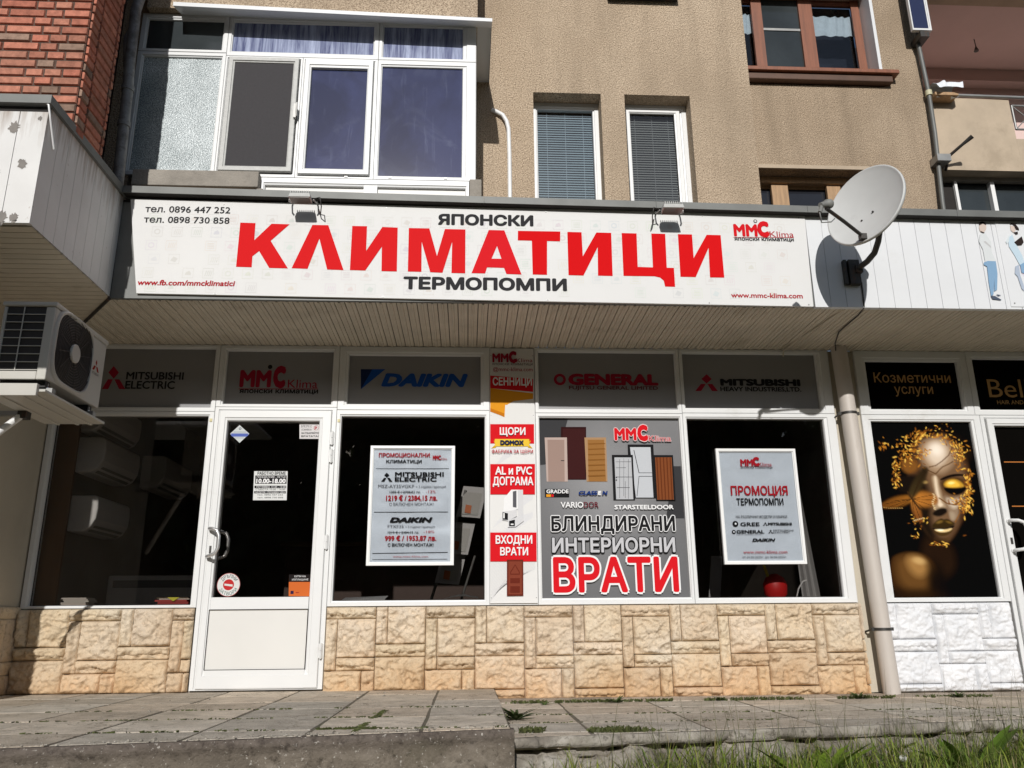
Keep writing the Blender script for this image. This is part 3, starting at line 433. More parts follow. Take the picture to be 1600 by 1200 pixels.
# ================================================================== GROUND
def lerp(a, b, t): return a+(b-a)*t
kerb_l = lambda x: -2.72+.184*(x+1.856)
kerb_r = lambda x: -2.064+.15*(x-.314)
m = MB()
ys = [-120,-58,-47,-40,-12,-8,-6.5,-5.5,-4.8,-4.2,-3.7,-3.3,-3.0,-2.7,-2.4,-2.1,-1.8,-1.4]
zs_ = [12,11,-1.1,-1.1,-1.1,-1.08,-1.04,-.96,-.82,-.68,-.56,-.47,-.41,-.36,-.32,-.30,-.29,-.29]
xs = [-80,-30,-12]+[-7+.35*i for i in range(41)]+[12,30,80]
vs = []
for y, z in zip(ys, zs_):
    for x in xs: vs.append((x, y, z-.10*max(0,min(1,(.9-x)/1.2))*(abs(x)<8)+(.03*noise.noise((x*1.7,y*1.7,0)) if abs(x)<8 and y>-9 else 0)))
nx = len(xs)
m.add(vs, [(j*nx+i, j*nx+i+1, (j+1)*nx+i+1, (j+1)*nx+i) for j in range(len(ys)-1) for i in range(nx-1)])
kind(m.build('ground', MT['soil']), 'structure', 'earth bank in front of the pavement')

def clip(poly, f):      # keep the part of a polygon where f>=0
    out = []
    for i in range(len(poly)):
        a, b = poly[i], poly[(i+1) % len(poly)]; fa, fb = f(a), f(b)
        if fa >= 0: out.append(a)
        if (fa >= 0) != (fb >= 0):
            t = fa/(fa-fb); out.append((lerp(a[0],b[0],t), lerp(a[1],b[1],t)))
    return out
def slabs(mb, rows, x0, x1, width, z, front, seed, joint=.016, tilt=.0008, off=None, base=(.54,.47,.38)):
    rnd = random.Random(seed)
    for j in range(len(rows)-1):
        x = x0+(off if off is not None else -rnd.random()*width)
        while x < x1:
            wd = width
            a, b = max(x, x0)+joint/2, min(x+wd, x1)-joint/2
            if b-a > .04:
                p = [(a,rows[j]+joint/2),(b,rows[j]+joint/2),(b,rows[j+1]-joint/2),(a,rows[j+1]-joint/2)]
                p = [(q[0]+rnd.uniform(-.006,.006), q[1]+rnd.uniform(-.006,.006)) for q in p]
                p = clip(p, lambda q: q[1]-front(q[0])-.005)
                p = clip(p, lambda q: q[0]-x0+.001)
                if len(p) >= 3:
                    cx, cy = sum(q[0] for q in p)/len(p), sum(q[1] for q in p)/len(p)
                    tx, ty, dz = rnd.uniform(-tilt,tilt), rnd.uniform(-tilt,tilt)*1.5, rnd.uniform(-.0008,.0008)
                    k = rnd.uniform(.78,1.16); warm = rnd.uniform(.96,1.05); c = (base[0]*k*warm, base[1]*k, base[2]*k/warm)
                    top = [(q[0],q[1],z+dz+tx*(q[0]-cx)*2+ty*(q[1]-cy)*2) for q in p]
                    ins = [(lerp(q[0],cx,.012),lerp(q[1],cy,.012),q[2]) for q in top]; low = [(q[0],q[1],q[2]-.0015) for q in top]; bot = [(q[0],q[1],z-.06) for q in top]
                    n = len(p); vv = ins+low+bot
                    mb.add(vv, [tuple(range(n))]+[(k_*n+(i+1)%n, k_*n+i, (k_+1)*n+i, (k_+1)*n+(i+1)%n) for k_ in (0,1) for i in range(n)], c)
            x += wd
m = MB(); slabs(m, [-3.3,-2.78,-2.30,-1.80,-1.32,-.87,-.42,-.0], -5.6, .205, .497, 0, kerb_l, 3, off=-.07)
kind(m.build('pavement', MT['slab']), 'structure', 'raised pavement of worn concrete slabs')
m = MB(); slabs(m, [-2.3,-1.92,-1.52,-1.1,-.72,-.36], .205, 7, .62, -.072, kerb_r, 9, off=-.2)
slabs(m, [-.36,-.0], .205, 7, 1.6, -.066, kerb_r, 12, .006, .001, None, (.47,.40,.325))
kind(m.build('pavement', MT['slab']), 'structure', 'lower pavement of worn concrete slabs')
m = MB(); m.add([(-5.6,kerb_l(-5.6)+.03,-.0032),(.2,kerb_l(.2)+.03,-.0032),(.2,0,-.0032),(-5.6,0,-.0032)], [(0,1,2,3)])
m.add([(.2,kerb_r(.2)+.03,-.0752),(7,kerb_r(7)+.03,-.0752),(7,0,-.0752),(.2,0,-.0752)], [(0,1,2,3)])
m.quad((.204,-2.34,-.008),(.204,0,-.008),(.204,0,-.2),(.204,-2.34,-.2))
kind(m.build('pavement_bed', MT['joint_soil']), 'structure', 'earth in the slab joints')
def retaining(front, x0, x1, ztop, zbot, thick, cracks, seed):
    mb = MB(); nx_, nz_ = int((min(x1,5)-x0)/.012), 60; x1 = min(x1,5); vs = []
    for j in range(nz_+1):
        for i in range(nx_+1):
            x = lerp(x0,x1,i/nx_); z = lerp(zbot,ztop,j/nz_); y = front(x)
            d = .012*noise.fractal((x*2.1+seed,z*2.6,seed),.9,2.1,6)+.005*noise.noise((x*19,z*19,seed))
            if cracks:
                qx, qz = x*2.2+.35*noise.noise((x*2,z*2,5)), z*4.2+.4*noise.noise((x*2.3,z*3,9))
                ds, _ = noise.voronoi((qx,qz,seed)); e = ds[1]-ds[0]
                if e < .055: d += .075*(1-e/.055)**.7
                d -= .02*min(1,e/.3)
                if z > ztop-.055: d = d*.4-.018
                elif z > ztop-.075+.012*noise.noise((x*3,1,2)): d += .05
            else:
                if z > ztop-.05: d -= .012
                if ztop-.062 < z < ztop-.046: d += .012
            edge = max(0, 1-(ztop-z)/.02); d += .012*edge*edge+ (.02*max(0,noise.noise((x*7,3,seed))) if ztop-z < .015 else 0)
            vs.append((x, y+d, z))
    mb.add(vs, [(j*(nx_+1)+i, j*(nx_+1)+i+1, (j+1)*(nx_+1)+i+1, (j+1)*(nx_+1)+i) for j in range(nz_) for i in range(nx_)], None, True)
    n0 = len(mb.v)-(nx_+1)
    for i in range(nx_):
        a, b = mb.v[n0+i], mb.v[n0+i+1]
        mb.quad(a, b, (b[0],front(b[0])+thick,b[2]), (a[0],front(a[0])+thick,a[2]))
    a, b = mb.v[n0+nx_], mb.v[nx_]
    mb.quad((x1,front(x1)-.01,ztop),(x1,front(x1)-.01,zbot),(x1,front(x1)+thick,zbot),(x1,front(x1)+thick,ztop))
    return mb
kind(retaining(lambda x: kerb_l(x)-.03, -5.6, .215, -.003, -.95, .06, False, 2).build('kerb', MT['mossy_band']), 'structure', 'mossy concrete edge of the raised pavement')
kind(retaining(lambda x: kerb_r(x)-.03, .216, 7, -.074, -.95, .06, True, 5).build('kerb', MT['mossy']), 'structure', 'cracked old edge of the lower pavement')
# moss in the joints
m = MB(); rnd = random.Random(31)
def moss_line(x0, y0, x1, y1, z, n, sp=.012, h=.016):
    for k in range(n):
        t = rnd.random(); t = min(1,max(0,t)); x = lerp(x0,x1,t)+rnd.gauss(0,sp); y = lerp(y0,y1,t)+rnd.gauss(0,sp*.7)
        if noise.noise((x*3,y*3,8)) < -.08 or y < (kerb_r(x) if x > .2 else kerb_l(x))+.01: continue
        a = rnd.random()*6.28; l = rnd.uniform(.006,.02); hh = rnd.uniform(.3,1)*h; g = rnd.uniform(.6,1.3); c = (.11*g,.125*g,.045*g)
        m.add([(x,y,z-.012),(x+l*cos(a),y+l*sin(a),z+hh),(x+l*cos(a+1.6),y+l*sin(a+1.6),z+hh*.6)], [(0,1,2)], c)
for y in (-2.30,-1.80,-1.32): moss_line(-2.9,y,.2,y,.0,260,.006,.008)
for y in (-1.92,-1.52,-1.1): moss_line(.2,y,4.6,y,-.072,260,.006,.008)
moss_line(.22,-.37,4.4,-.35,-.068,1300,.014,.022); moss_line(-.5,-2.4,-.45,-1.5,0,200,.008,.01); moss_line(-.7,-2.30,-.42,-2.29,0,200,.012,.012)
moss_line(.3,-1.9,.9,-1.95,-.072,700,.03,.03)
kind(m.build('moss', MT['leaf']), 'stuff', 'moss growing in the joints between the slabs')
# loose chips and grit along the broken edges
m = MB(); rnd = random.Random(55)
for k in range(420):
    if k % 3: x = rnd.uniform(-2.9,.2); y = kerb_l(x)+abs(rnd.gauss(0,.05))-.02; z = .002
    else: x = rnd.uniform(.22,4.4); y = kerb_r(x)+abs(rnd.gauss(0,.06))-.02; z = -.070
    if k % 7 == 0: x = rnd.uniform(-2.9,4.4); y = rnd.uniform(-2.2,-.1); z = .002 if x < .2 else -.070
    s_ = rnd.uniform(.002,.0085) if rnd.random() < .93 else rnd.uniform(.009,.016); g = rnd.uniform(.5,1.5); c = (.33*g,.30*g,.25*g)
    a = rnd.random()*6; P = [(x+s_*cos(a+i*pi/2)*rnd.uniform(.7,1.3),y+s_*sin(a+i*pi/2)*rnd.uniform(.7,1.3),z) for i in range(4)]+[(x,y,z+s_*rnd.uniform(.5,.9))]
    m.add(P, [(0,1,4),(1,2,4),(2,3,4),(3,0,4)], c)
kind(m.build('grit', MT['slab']), 'stuff', 'loose stone chips lying on the slabs')
# ---- grass on the bank
m = MB(); rnd = random.Random(5)
def gz(y, x=2):
    return gz0(y)-.10*max(0,min(1,(.9-x)/1.2))
def gz0(y):
    for i in range(len(ys)-1):
        if ys[i] <= y <= ys[i+1]: return lerp(zs_[i], zs_[i+1], (y-ys[i])/(ys[i+1]-ys[i]))
    return -.4
def blade(mb, x, y, z, h, wd, lean, a, c, tip=None):
    dx, dy = cos(a), sin(a); px, py = -dy*wd, dx*wd; tip = tip or tuple(q*1.25 for q in c)
    p = []
    for t, ww in ((0,1),(.4,.85),(.75,.5)):
        ox = lean*h*t*t; zz = z+h*t*(1-.18*lean*t); p += [(x+dx*ox-px*ww, y+dy*ox-py*ww, zz),(x+dx*ox+px*ww, y+dy*ox+py*ww, zz)]
    ox = lean*h; p.append((x+dx*ox, y+dy*ox, z+h*(1-.3*lean)))
    n = len(mb.v); mb.v += p
    for f, cc in (((0,1,3,2),c),((2,3,5,4),c),((4,5,6),tip)): mb.f.append(tuple(n+i for i in f)); mb.c.append(cc); mb.sm.append(False)
for k in range(22000):
    x = rnd.uniform(-2.6, 4.6); base_y = kerb_r(x) if x > .2 else kerb_l(x)
    y = base_y-.05-rnd.random()**1.4*1.7
    dens = .5+.55*noise.noise((x*.9,y*.9,3))+(.12*x if x > .3 else -.42)
    if x < .3: dens = -.2+.45*noise.noise((x*2.2,y*1.2,7))
    if rnd.random() > dens: continue
    h = rnd.uniform(.10,.27)*(1.0+.28*max(0,x-.8)/2.5+.35*noise.noise((x*1.3,y*1.3,1)))
    if x < .3: h *= .75
    g = rnd.uniform(.65,1.35); yl = rnd.random()
    c = (.12*g+.13*yl*g, .20*g+.08*yl*g, .035*g+.01*yl)
    if rnd.random() < .15: c = (.30*g,.25*g,.12*g)
    blade(m, x, y, gz(y,x)-.02, h, rnd.choice((.0016,.002,.003,.0045)), rnd.uniform(.1,1.2), rnd.random()*6.28, c)
for k in range(330):                       # tall seeding stems
    x = rnd.uniform(.6,4.4); y = (kerb_r(x))-.06-rnd.random()*.7
    h = rnd.uniform(.28,.60); a = rnd.random()*6.28; c = (.10,.11,.035)
    blade(m, x, y, gz(y), h, .0014, rnd.uniform(.05,.55), a, c, (.16,.13,.06))
kind(m.build('grass', MT['leaf']), 'stuff', 'long uncut grass on the bank')
def leafy(x, y, z, n, l, wd, seed, c, up=.9):
    mb = MB(); r = random.Random(seed)
    for k in range(n):
        a = r.random()*6.28; el = r.uniform(.45,1.0)*up; L = l*r.uniform(.6,1.1); W_ = wd*r.uniform(.7,1.2); g = r.uniform(.7,1.35); cc = tuple(q*g for q in c)
        dx, dy = cos(a), sin(a); pts = []
        for i in range(7):
            t = i/6; rr = L*t*cos(el)*(1+.3*t); zz = L*t*sin(el)-.25*L*t*t*(1.1-el); ww = W_*sin(pi*min(1,t*.93+.07))**.8*(1+.18*sin(t*19+k))
            cx, cy = x+dx*rr+r.uniform(-.002,.002), y+dy*rr; pts += [(cx-dy*ww,cy+dx*ww,z+zz+ww*.35),(cx,cy,z+zz),(cx+dy*ww,cy-dx*ww,z+zz+ww*.35)]
        fs = []
        for i in range(6): fs += [(i*3,i*3+1,i*3+4,i*3+3),(i*3+1,i*3+2,i*3+5,i*3+4)]
        mb.add(pts, fs, cc, True)
    return mb
for i, (x, y, n, l, wd, c, lab) in enumerate([
    (1.62,-2.22,26,.36,.030,(.13,.20,.018),'large yellow-green leafy weed in the grass below the grey door advert'),
    (2.47,-2.12,18,.36,.034,(.10,.17,.02),'tall broad-leaved green weed in the grass below the drainpipe'),
    (.36,-2.32,16,.13,.012,(.08,.12,.02),'low green weed on the bank at the broken corner of the step'),
    (3.05,-2.0,16,.26,.022,(.12,.17,.03),'broad green weed against the pavement edge right of the tall leafy one'),
    (1.25,-2.25,14,.24,.018,(.11,.16,.03),'mid-sized weed just left of the yellow-green leafy weed'),
    (3.7,-1.95,14,.30,.02,(.10,.16,.02),'green weed in the grass at the far right corner'),
    (.9,-2.3,10,.16,.012,(.07,.11,.02),'thin green weed against the cracked pavement edge')]):
    tag(leafy(x,y,gz(y,x)-.02,n,l,wd,40+i,c).build('leafy_weed', MT['leaf'], loc=(x,y,gz(y,x))), lab, 'weed', 'weeds growing by the pavement')
for i, (x, y, z, n, l, wd, lab) in enumerate([
    (1.02,-.42,-.075,34,.085,.007,'biggest rosette of dark weed in the joint under the grey door advert'),
    (.28,-1.35,-.075,30,.13,.012,'dark green weed in the corner against the side of the step'),
    (.52,-.5,-.075,12,.06,.006,'small sprig of weed near the step under the column advert'),
    (2.74,-.36,-.07,26,.085,.008,'green weed tuft in the joint just left of the drainpipe foot'),
    (3.46,-.36,-.07,20,.07,.007,'green weed tuft in front of the white stone base'),
    (1.75,-.37,-.07,22,.05,.006,'flat strip of weed in the joint below the heat pump poster'),
    (-.92,kerb_l(-.92)-.06,-.25,16,.16,.006,'upright green tuft growing in the crack of the mossy step edge'),
    (-2.5,-.62,0,4,.045,.003,'tiny dry sprig standing on the slabs at the far left')]):
    tag(leafy(x,y,z,n,l,wd,70+i,(.065,.10,.028),.75).build('weed_tuft', MT['leaf'], loc=(x,y,z)), lab, 'weed', 'weeds growing by the pavement')
for i, (x, y, zt, lab) in enumerate([(2.02,-2.3,-.16,'white flower head among the grass blades, the upper left of two'),(2.27,-2.42,-.24,'white flower head low in the grass, the lower right of two')]):
    t = thing('daisy', lab, 'flower', (x,y,gz(y)), 'white flowers in the grass')
    mb = MB(); mb.tube([(x,y,gz(y)),(x+.01,y-.01,zt)], .0015, 5, (.08,.12,.03)); mb.build('stem', MT['leaf'], t)
    mb = MB()
    for k in range(12):
        a = k*pi/6; mb.add([(x+.01,y-.01,zt),(x+.01+.016*cos(a-.2),y-.01+.010*sin(a-.2),zt+.014*sin(a-.2)),(x+.01+.019*cos(a),y-.013,zt+.016*sin(a)),(x+.01+.016*cos(a+.2),y-.01,zt+.014*sin(a+.2))], [(0,1,2,3)], (.75,.75,.72))
    mb.build('petals', MT['leaf'], t)
# ================================================================== STONE-FACED PLINTH
def stone_faces(mb, u0, u1, zb, zt, place, seed, h=.365, rel=1):
    """cast stone cladding, two alternating column patterns; place(u, out, z) -> point"""
    rnd_ = random.Random(seed); u = u0; col_i = seed; rects = []
    H = zt
    while u < u1-.01:
        e = min(u+h, u1); W_ = e-u; a = .085
        if col_i % 2 == 0: R = [(u,e,H-.085,H),(u,u+a,.135,H-.085),(u+a,e,.225,H-.085),(u+a,e,.135,.225),(u,u+W_*.74,zb,.135),(u+W_*.74,e,zb,.135)]
        else:
            R = [(u,u+a,H-.265,H),(u+a,e,H-.265,H),(u,e,H-.355,H-.265)]
            R += [(u,e,zb,H-.355)] if zb > -.02 else [(u,e,-.005,H-.355),(u,e,zb,-.005)]
        for r in R:
            r = (max(r[0],u0), min(r[1],u1), max(r[2],zb), r[3])
            if r[1]-r[0] > .02 and r[3]-r[2] > .015: rects.append((r[0]+.0013,r[1]-.0013,r[2]+.0013,r[3]-.0013))
        u = e; col_i += 1
    for (a, b, c, d) in rects:
        st = .0072; nu, nz = max(3,int((b-a)/st)), max(3,int((d-c)/st)); sd = rnd_.uniform(0,90); k = rnd_.uniform(.93,1.06); tint = (k,k*rnd_.uniform(.985,1.01),k*rnd_.uniform(.97,1.02)); thin = (d-c) < .1 and (b-a) > .12; tall = (b-a) < .1 and (d-c) > .12; vs = []
        flatness = rnd_.uniform(.8,1.25)
        for j in range(nz+1):
            for i in range(nu+1):
                x, z = lerp(a,b,i/nu), lerp(c,d,j/nz); e = min(x-a,b-x,z-c,d-z)
                rim = min(1,max(0,e/.006)); n1 = noise.fractal((x*7+sd,z*9,sd),1.0,2.0,4); rg = 1-abs(noise.noise((x*13+sd,z*17+.8*noise.noise((x*9,z*9,sd)),sd)))*2
                plate = math.floor(2.2*noise.noise((x*9+sd,z*11+sd,2))+.5)*.006
                o = rim*(.020+rel*flatness*(.019*n1+.018*max(0,rg)+plate*1.5)*min(1,e/.022+.15)+rel*.0035*noise.noise((x*55,z*55,sd))+rel*.002*noise.noise((x*110,z*110,sd)))
                q1 = 1-abs(noise.noise((x*24+sd,z*30,sd+4)))*2; q2 = 1-abs(noise.noise((x*44+sd,z*50,sd+7)))*2
                o += rel*rim*min(1,e/.03)*(.010*max(0,q1)**2+.005*max(0,q2)**2)
                if thin: o += rel*rim*.016*(1 if z > (c+d)/2-.006+.014*noise.noise((x*14+sd,1.3,sd))+.008*noise.noise((x*40,2.3,sd)) else -.4)
                if tall: o += rel*rim*.010*(1 if x < (a+b)/2+.010+.012*noise.noise((z*12+sd,1.3,sd)) else -.3)
                vs.append(place(x, max(0,o), z))
        mb.add(vs, [(j*(nu+1)+i, j*(nu+1)+i+1, (j+1)*(nu+1)+i+1, (j+1)*(nu+1)+i) for j in range(nz) for i in range(nu)], tint, True)
# ================================================================== APARTMENT BUILDING
def each(name, mat, parent, *boxes, bevel=0):
    for b in boxes:
        q = MB(); q.box(*b); q.build(name, mat, parent, bevel=bevel)
bld = thing('apartment_building', 'stuccoed apartment building with a glazed balcony and windows above a panelled shop canopy', 'building', (0,0,0))
# -- upper stucco walls
m = MB()
m.box(-2.75,.563,0,.34,2.70,8); m.box(1.178,1.395,0,.34,2.70,5.07); m.box(1.998,2.57,0,.34,2.70,8); m.box(.563,1.998,0,.34,5.07,8)
m.box(2.43,2.57,.34,1.5,2.70,8); m.box(-2.75,-2.55,-.78,0,2.7,8)
m.build('stucco_wall', MT['stucco'], bld)
m = MB()
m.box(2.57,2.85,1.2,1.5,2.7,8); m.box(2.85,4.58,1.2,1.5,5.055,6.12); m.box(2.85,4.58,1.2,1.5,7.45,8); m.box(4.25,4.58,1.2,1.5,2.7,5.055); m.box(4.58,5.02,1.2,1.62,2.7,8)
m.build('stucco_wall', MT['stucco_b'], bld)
m = MB(); m.box(2.62,4.25,1.165,1.2,5.058,5.10); m.build('lintel_strip', MT['plaster'], bld)
# -- windows of the middle wall
def sash(x0, x1, z0, z1, y, wd, mat, parent, d=.05):
    mb = MB(); mb.frame(x0,x1,z0,z1,(wd,wd,wd,wd),y,d); return mb.build('frame', mat, parent)
w1 = MB(); w1.frame(.563,1.178,3.30,5.07,(.05,.055,.06,.065),.15,.06); wa = w1.build('window', MT['pvc'], bld, label='left narrow window with pale blue blind')
m = MB(); m.box(.613,1.123,.172,.177,3.36,5.005); m.build('pane', MT['clear'], wa)
m = MB()
for k in range(64):
    z = 3.42+.0245*k; m.add([(.617,.205,z),(1.12,.205,z),(1.12,.214,z+.019),(.617,.214,z+.019)], [(0,1,2,3)])
for x in (.70,.87,1.035): m.box(x,x+.004,.2,.203,3.4,4.99)
m.build('blind', MT['slats'], wa)
m = MB(); m.box(.57,1.17,.30,.32,3.3,5.06); m.build('inner_wall', MT['dark_pane'], wa)
w2 = MB(); w2.frame(1.395,1.998,3.30,5.07,(.03,.06,.06,.05),.15,.06); wb = w2.build('window', MT['pvc'], bld, label='right narrow window with grey insect screen')
m = MB(); m.frame(1.432,1.93,3.33,5.0,(.035,.05,.05,.03),.128,.02); m.build('screen_frame', MT['poster_frame'], wb)
m = MB(); m.box(1.467,1.88,.16,.163,3.38,4.97); m.build('pane', MT['clear'], wb)
m = MB()
for k in range(64):
    z = 3.40+.0245*k; m.add([(1.43,.205,z),(1.935,.205,z),(1.935,.214,z+.019),(1.43,.214,z+.019)], [(0,1,2,3)])
for x in (1.52,1.68,1.83): m.box(x,x+.004,.2,.203,3.4,4.99)
m.build('blind', MT['slats_grey'], wb)
m = MB(); m.box(1.40,1.99,.30,.32,3.3,5.06); m.build('inner_wall', MT['dark_pane'], wb)
# -- brown window in the set-back wall
wc = MB(); wc.frame(2.85,4.58,6.27,7.45,(.05,.07,.05,.05),1.42,.06); wn = wc.build('window', MT['brown_wood'], bld, label='brown wooden window with white half curtains')
m = MB(); each('pane', MT['clear'], wn, (2.9,3.29,1.45,1.456,6.3,7.42), (3.93,4.51,1.45,1.456,6.3,7.42))
m = MB(); each('mullion', MT['brown_wood'], wn, (3.24,3.36,1.385,1.42,6.28,7.44), (3.80,3.96,1.385,1.42,6.28,7.44), (4.44,4.53,1.40,1.42,6.28,7.44))
m = MB(); m.box(3.362,3.80,1.415,1.419,6.29,7.43); m.build('insect_screen', MT['grey_pane'], wn)
m = MB(); m.box(3.36,3.80,1.405,1.412,7.0,7.03); m.build('screen_bar', MT['metal'], wn)
def curtain(x0, x1, z0, z1, y):
    mb = MB(); n = 40; vs = []
    for j in range(7):
        for i in range(n+1):
            t = i/n; vs.append((lerp(x0,x1,t), y+.012*sin(t*31+j*.3+1.5*sin(t*9))*(1-.08*j), lerp(z1,z0,j/6)+.006*sin(t*23)*(j==6)))
    mb.add(vs, [(j*(n+1)+i,j*(n+1)+i+1,(j+1)*(n+1)+i+1,(j+1)*(n+1)+i) for j in range(6) for i in range(n)], None, True); return mb
for x0, x1 in ((2.9,3.3),(3.93,4.5)): curtain(x0,x1,7.0,7.27,1.475).build('curtain', MT['curtain'], wn)
m = MB(); m.box(2.8,4.6,1.72,1.74,6.2,7.6); m.build('inner_wall', MT['dark_pane'], wn)
m = MB(); m.box(2.6,4.70,1.08,1.5,6.215,6.262); m.build('window_sill', MT['brown_wood'], bld, bevel=.006)
m = MB(); m.box(2.6,4.64,1.12,1.4,6.13,6.214); m.build('window_sill', MT['sill_dark'], bld, bevel=.01)
m = MB(); m.box(4.545,4.58,1.195,1.42,6.262,7.45); m.build('white_reveal', MT['white_sheet'], bld)
# -- lower window of the set-back wall
wl = MB(); wl.frame(2.85,4.25,3.3,5.055,(.05,.05,.05,.1),1.40,.06); wd_ = wl.build('window', MT['light_wood'], bld, label='weathered light wood window behind the dish')
m = MB(); each('mullion', MT['light_wood'], wd_, (3.24,3.42,1.36,1.40,3.32,4.98), (3.85,4.0,1.36,1.40,3.32,4.98))
m = MB(); m.box(2.9,4.2,1.43,1.436,3.35,4.96); m.build('pane', MT['dark_pane'], wd_)
m = MB(); m.box(2.86,4.24,1.33,1.395,4.98,5.05); m.build('shutter_box', MT['light_wood'], wd_)
# -- right-hand balcony
m = MB(); m.box(5.02,5.97,1.2,1.34,5.10,6.0); m.build('balcony_parapet', MT['plaster'], bld)
each('balcony_parapet', MT['plaster'], bld, (5.971,8,1.2,1.34,5.10,5.50), (5.02,8,1.2,1.34,7.37,8))
m = MB(); m.box(5.02,8,1.34,3.0,7.37,7.5); m.box(5.02,8,2.62,2.8,5.2,7.37); m.box(5.02,8,2.46,2.62,7.2,7.37); m.box(4.92,5.02,1.62,2.8,5.2,7.5)
m.build('balcony_room', MT['mauve'], bld)
m = MB(); m.box(5.02,8,1.34,2.8,5.06,5.2); m.build('balcony_floor', MT['concrete'], bld)
m = MB(); m.tube([(5.28,1.19,6.03),(7.4,1.17,5.99)], .018, 8); m.build('handrail', MT['metal'], bld)
m = MB()
for a, b in (((5.99,1.2,5.62),(5.99,1.2,5.92)),((5.99,1.2,5.92),(7.2,1.2,5.92)),((5.99,1.2,5.62),(7.2,1.2,5.62))): m.tube([a,b], .012, 8)
for k in range(9):
    x = 5.99+k*.13; m.tube([(x,1.2,5.62),(x+.3,1.2,5.92)], .006, 6); m.tube([(x+.3,1.2,5.62),(x,1.2,5.92)], .006, 6)
m.build('balcony_grille', MT['metal'], bld)
m = MB(); m.tube([(6.24,1.9,7.37),(6.245,1.9,7.27),(6.24,1.9,7.2)], [.005,.006,.03], 8); m.build('light_fitting', MT['dark_metal'], bld)
m = MB(); m.frame(5.28,8,3.3,5.10,(.04,.04,.04,.04),1.38,.05); wr = m.build('window', MT['metal'], bld, label='dark window band with thin pale mullions below the right balcony')
m = MB(); each('mullion', MT['poster_frame'], wr, (5.69,5.735,1.36,1.42,3.32,5.07), (6.15,6.19,1.36,1.42,3.32,5.07), (5.285,5.315,1.36,1.38,3.32,5.07))
m = MB(); m.box(5.3,8,1.425,1.43,3.3,5.08); m.build('pane', MT['grey_pane'], wr)
m = MB(); m.box(5.02,5.28,1.40,1.46,2.7,5.1); m.build('window_side', MT['dark_gap'], bld)
m = MB(); m.frame(4.88,5.10,6.72,7.5,(.02,.03,.035,.03),1.0,.04); ws = m.build('window', MT['pvc'], bld, label='small white open casement at the right corner of the wall')
m = MB(); m.box(4.9,5.07,1.015,1.02,6.755,7.47); m.build('pane', MT['blue_pane'], ws)
m = MB(); m.box(4.96,5.06,1.0,1.2,6.64,6.71); m.build('bracket', MT['dark_metal'], ws)
# -- upper sill just showing at the top edge
m = MB(); m.box(1.28,1.95,-.10,0,6.105,6.15); m.build('window_sill', MT['dark_metal'], bld)
# -- balcony parapets of the bay
m = MB(); m.box(-2.55,.05,-.86,-.0,5.135,8); m.build('balcony_parapet', MT['stucco'], bld)
m = MB(); m.box(-2.55,-1.58,-.83,-.0,2.7,3.56); m.build('balcony_parapet', MT['stucco'], bld)
m = MB(); each('parapet_coping', MT['concrete'], bld, (-2.48,-1.565,-.88,-.60,3.56,3.69), bevel=.006); each('parapet_post', MT['concrete'], bld, (-1.579,-1.53,-.865,-.6,3.40,3.558), (-.005,.085,-.88,-.0,2.7,3.66), bevel=.006)
# -- sheet roof strip of the bay
m = MB(); x0, x1 = -2.3, .165
m.add([(x0,-.98,5.09),(x1,-.98,5.025),(x1,-.8,5.115),(x0,-.8,5.145),(x0,-.98,5.045+.01),(x1,-.98,4.995),(x1,-.8,5.085),(x0,-.8,5.125)], [(0,1,2,3),(7,6,5,4),(0,4,5,1),(1,5,6,2),(3,7,4,0)])
m.add([(.165,-.8,5.115),(.165,0,5.16),(.05,0,5.16),(.05,-.8,5.115),(.165,-.8,5.085),(.165,0,5.13)], [(0,1,2,3),(0,4,5,1)])
m.build('roof_strip', MT['white_sheet'], bld)
# -- bay glazing
B_ = MB(); yb = -.8
B_.frame(-2.60,-1.92,4.78,5.13,(.05,.045,.03,.05),yb,.06); B_.frame(-2.60,-1.92,3.69,4.775,(.05,.035,.045,.04),yb,.06)
B_.frame(-1.918,-.735,4.755,5.13,(.035,.045,.05,.05),yb,.06); B_.frame(-.733,.042,4.755,5.13,(.035,.11,.03,.05),yb,.06)
B_.frame(-.733,.042,3.69,4.752,(.035,.11,.035,.055),yb,.06); B_.frame(-1.32,-.735,3.69,4.752,(.02,.03,.02,.02),yb,.06); B_.frame(-1.918,-1.322,3.69,4.752,(.02,.02,.04,.02),yb,.06)
bay = B_.build('window', MT['pvc'], bld, label='white framed glazing of the balcony bay')
m = MB(); m.frame(-1.297,-.768,3.715,4.73,(.05,.046,.05,.075),yb-.022,.04); m.build('sash', MT['pvc'], bay)
m = MB(); m.frame(-1.885,-1.345,3.725,4.725,(.048,.043,.045,.045),yb-.03,.03); m.build('screen_frame', MT['lamp_grey'], bay)
m = MB(); m.box(-1.838,-1.387,yb-.014,yb-.012,3.769,4.681); m.build('insect_screen', MT['net'], bay)
m = MB(); each('pane', MT['blue_pane'], bay, (-1.245,-.81,yb+.012,yb+.016,3.76,4.66), (-.70,-.066,yb+.024,yb+.028,3.72,4.70))
m = MB(); m.box(-2.555,-1.95,yb+.024,yb+.028,3.73,4.74); m.build('frosted_pane', MT['frosted'], bay)
m = MB(); m.box(-2.555,-1.96,yb+.024,yb+.028,4.80,5.09); m.build('top_pane', MT['grey_pane'], bay)
m = MB(); each('top_pane', MT['streak_pane'], bay, (-1.885,-.775,yb+.024,yb+.028,4.80,5.09), (-.70,-.066,yb+.024,yb+.028,4.78,5.09))
m = MB(); m.box(-1.355,-1.335,yb-.05,yb-.03,4.18,4.30); m.tube([(-1.33,yb-.04,4.2),(-1.33,yb-.06,4.22),(-1.33,yb-.06,4.3)], .007, 8); m.build('handle', MT['pvc_panel'], bay)
m = MB()
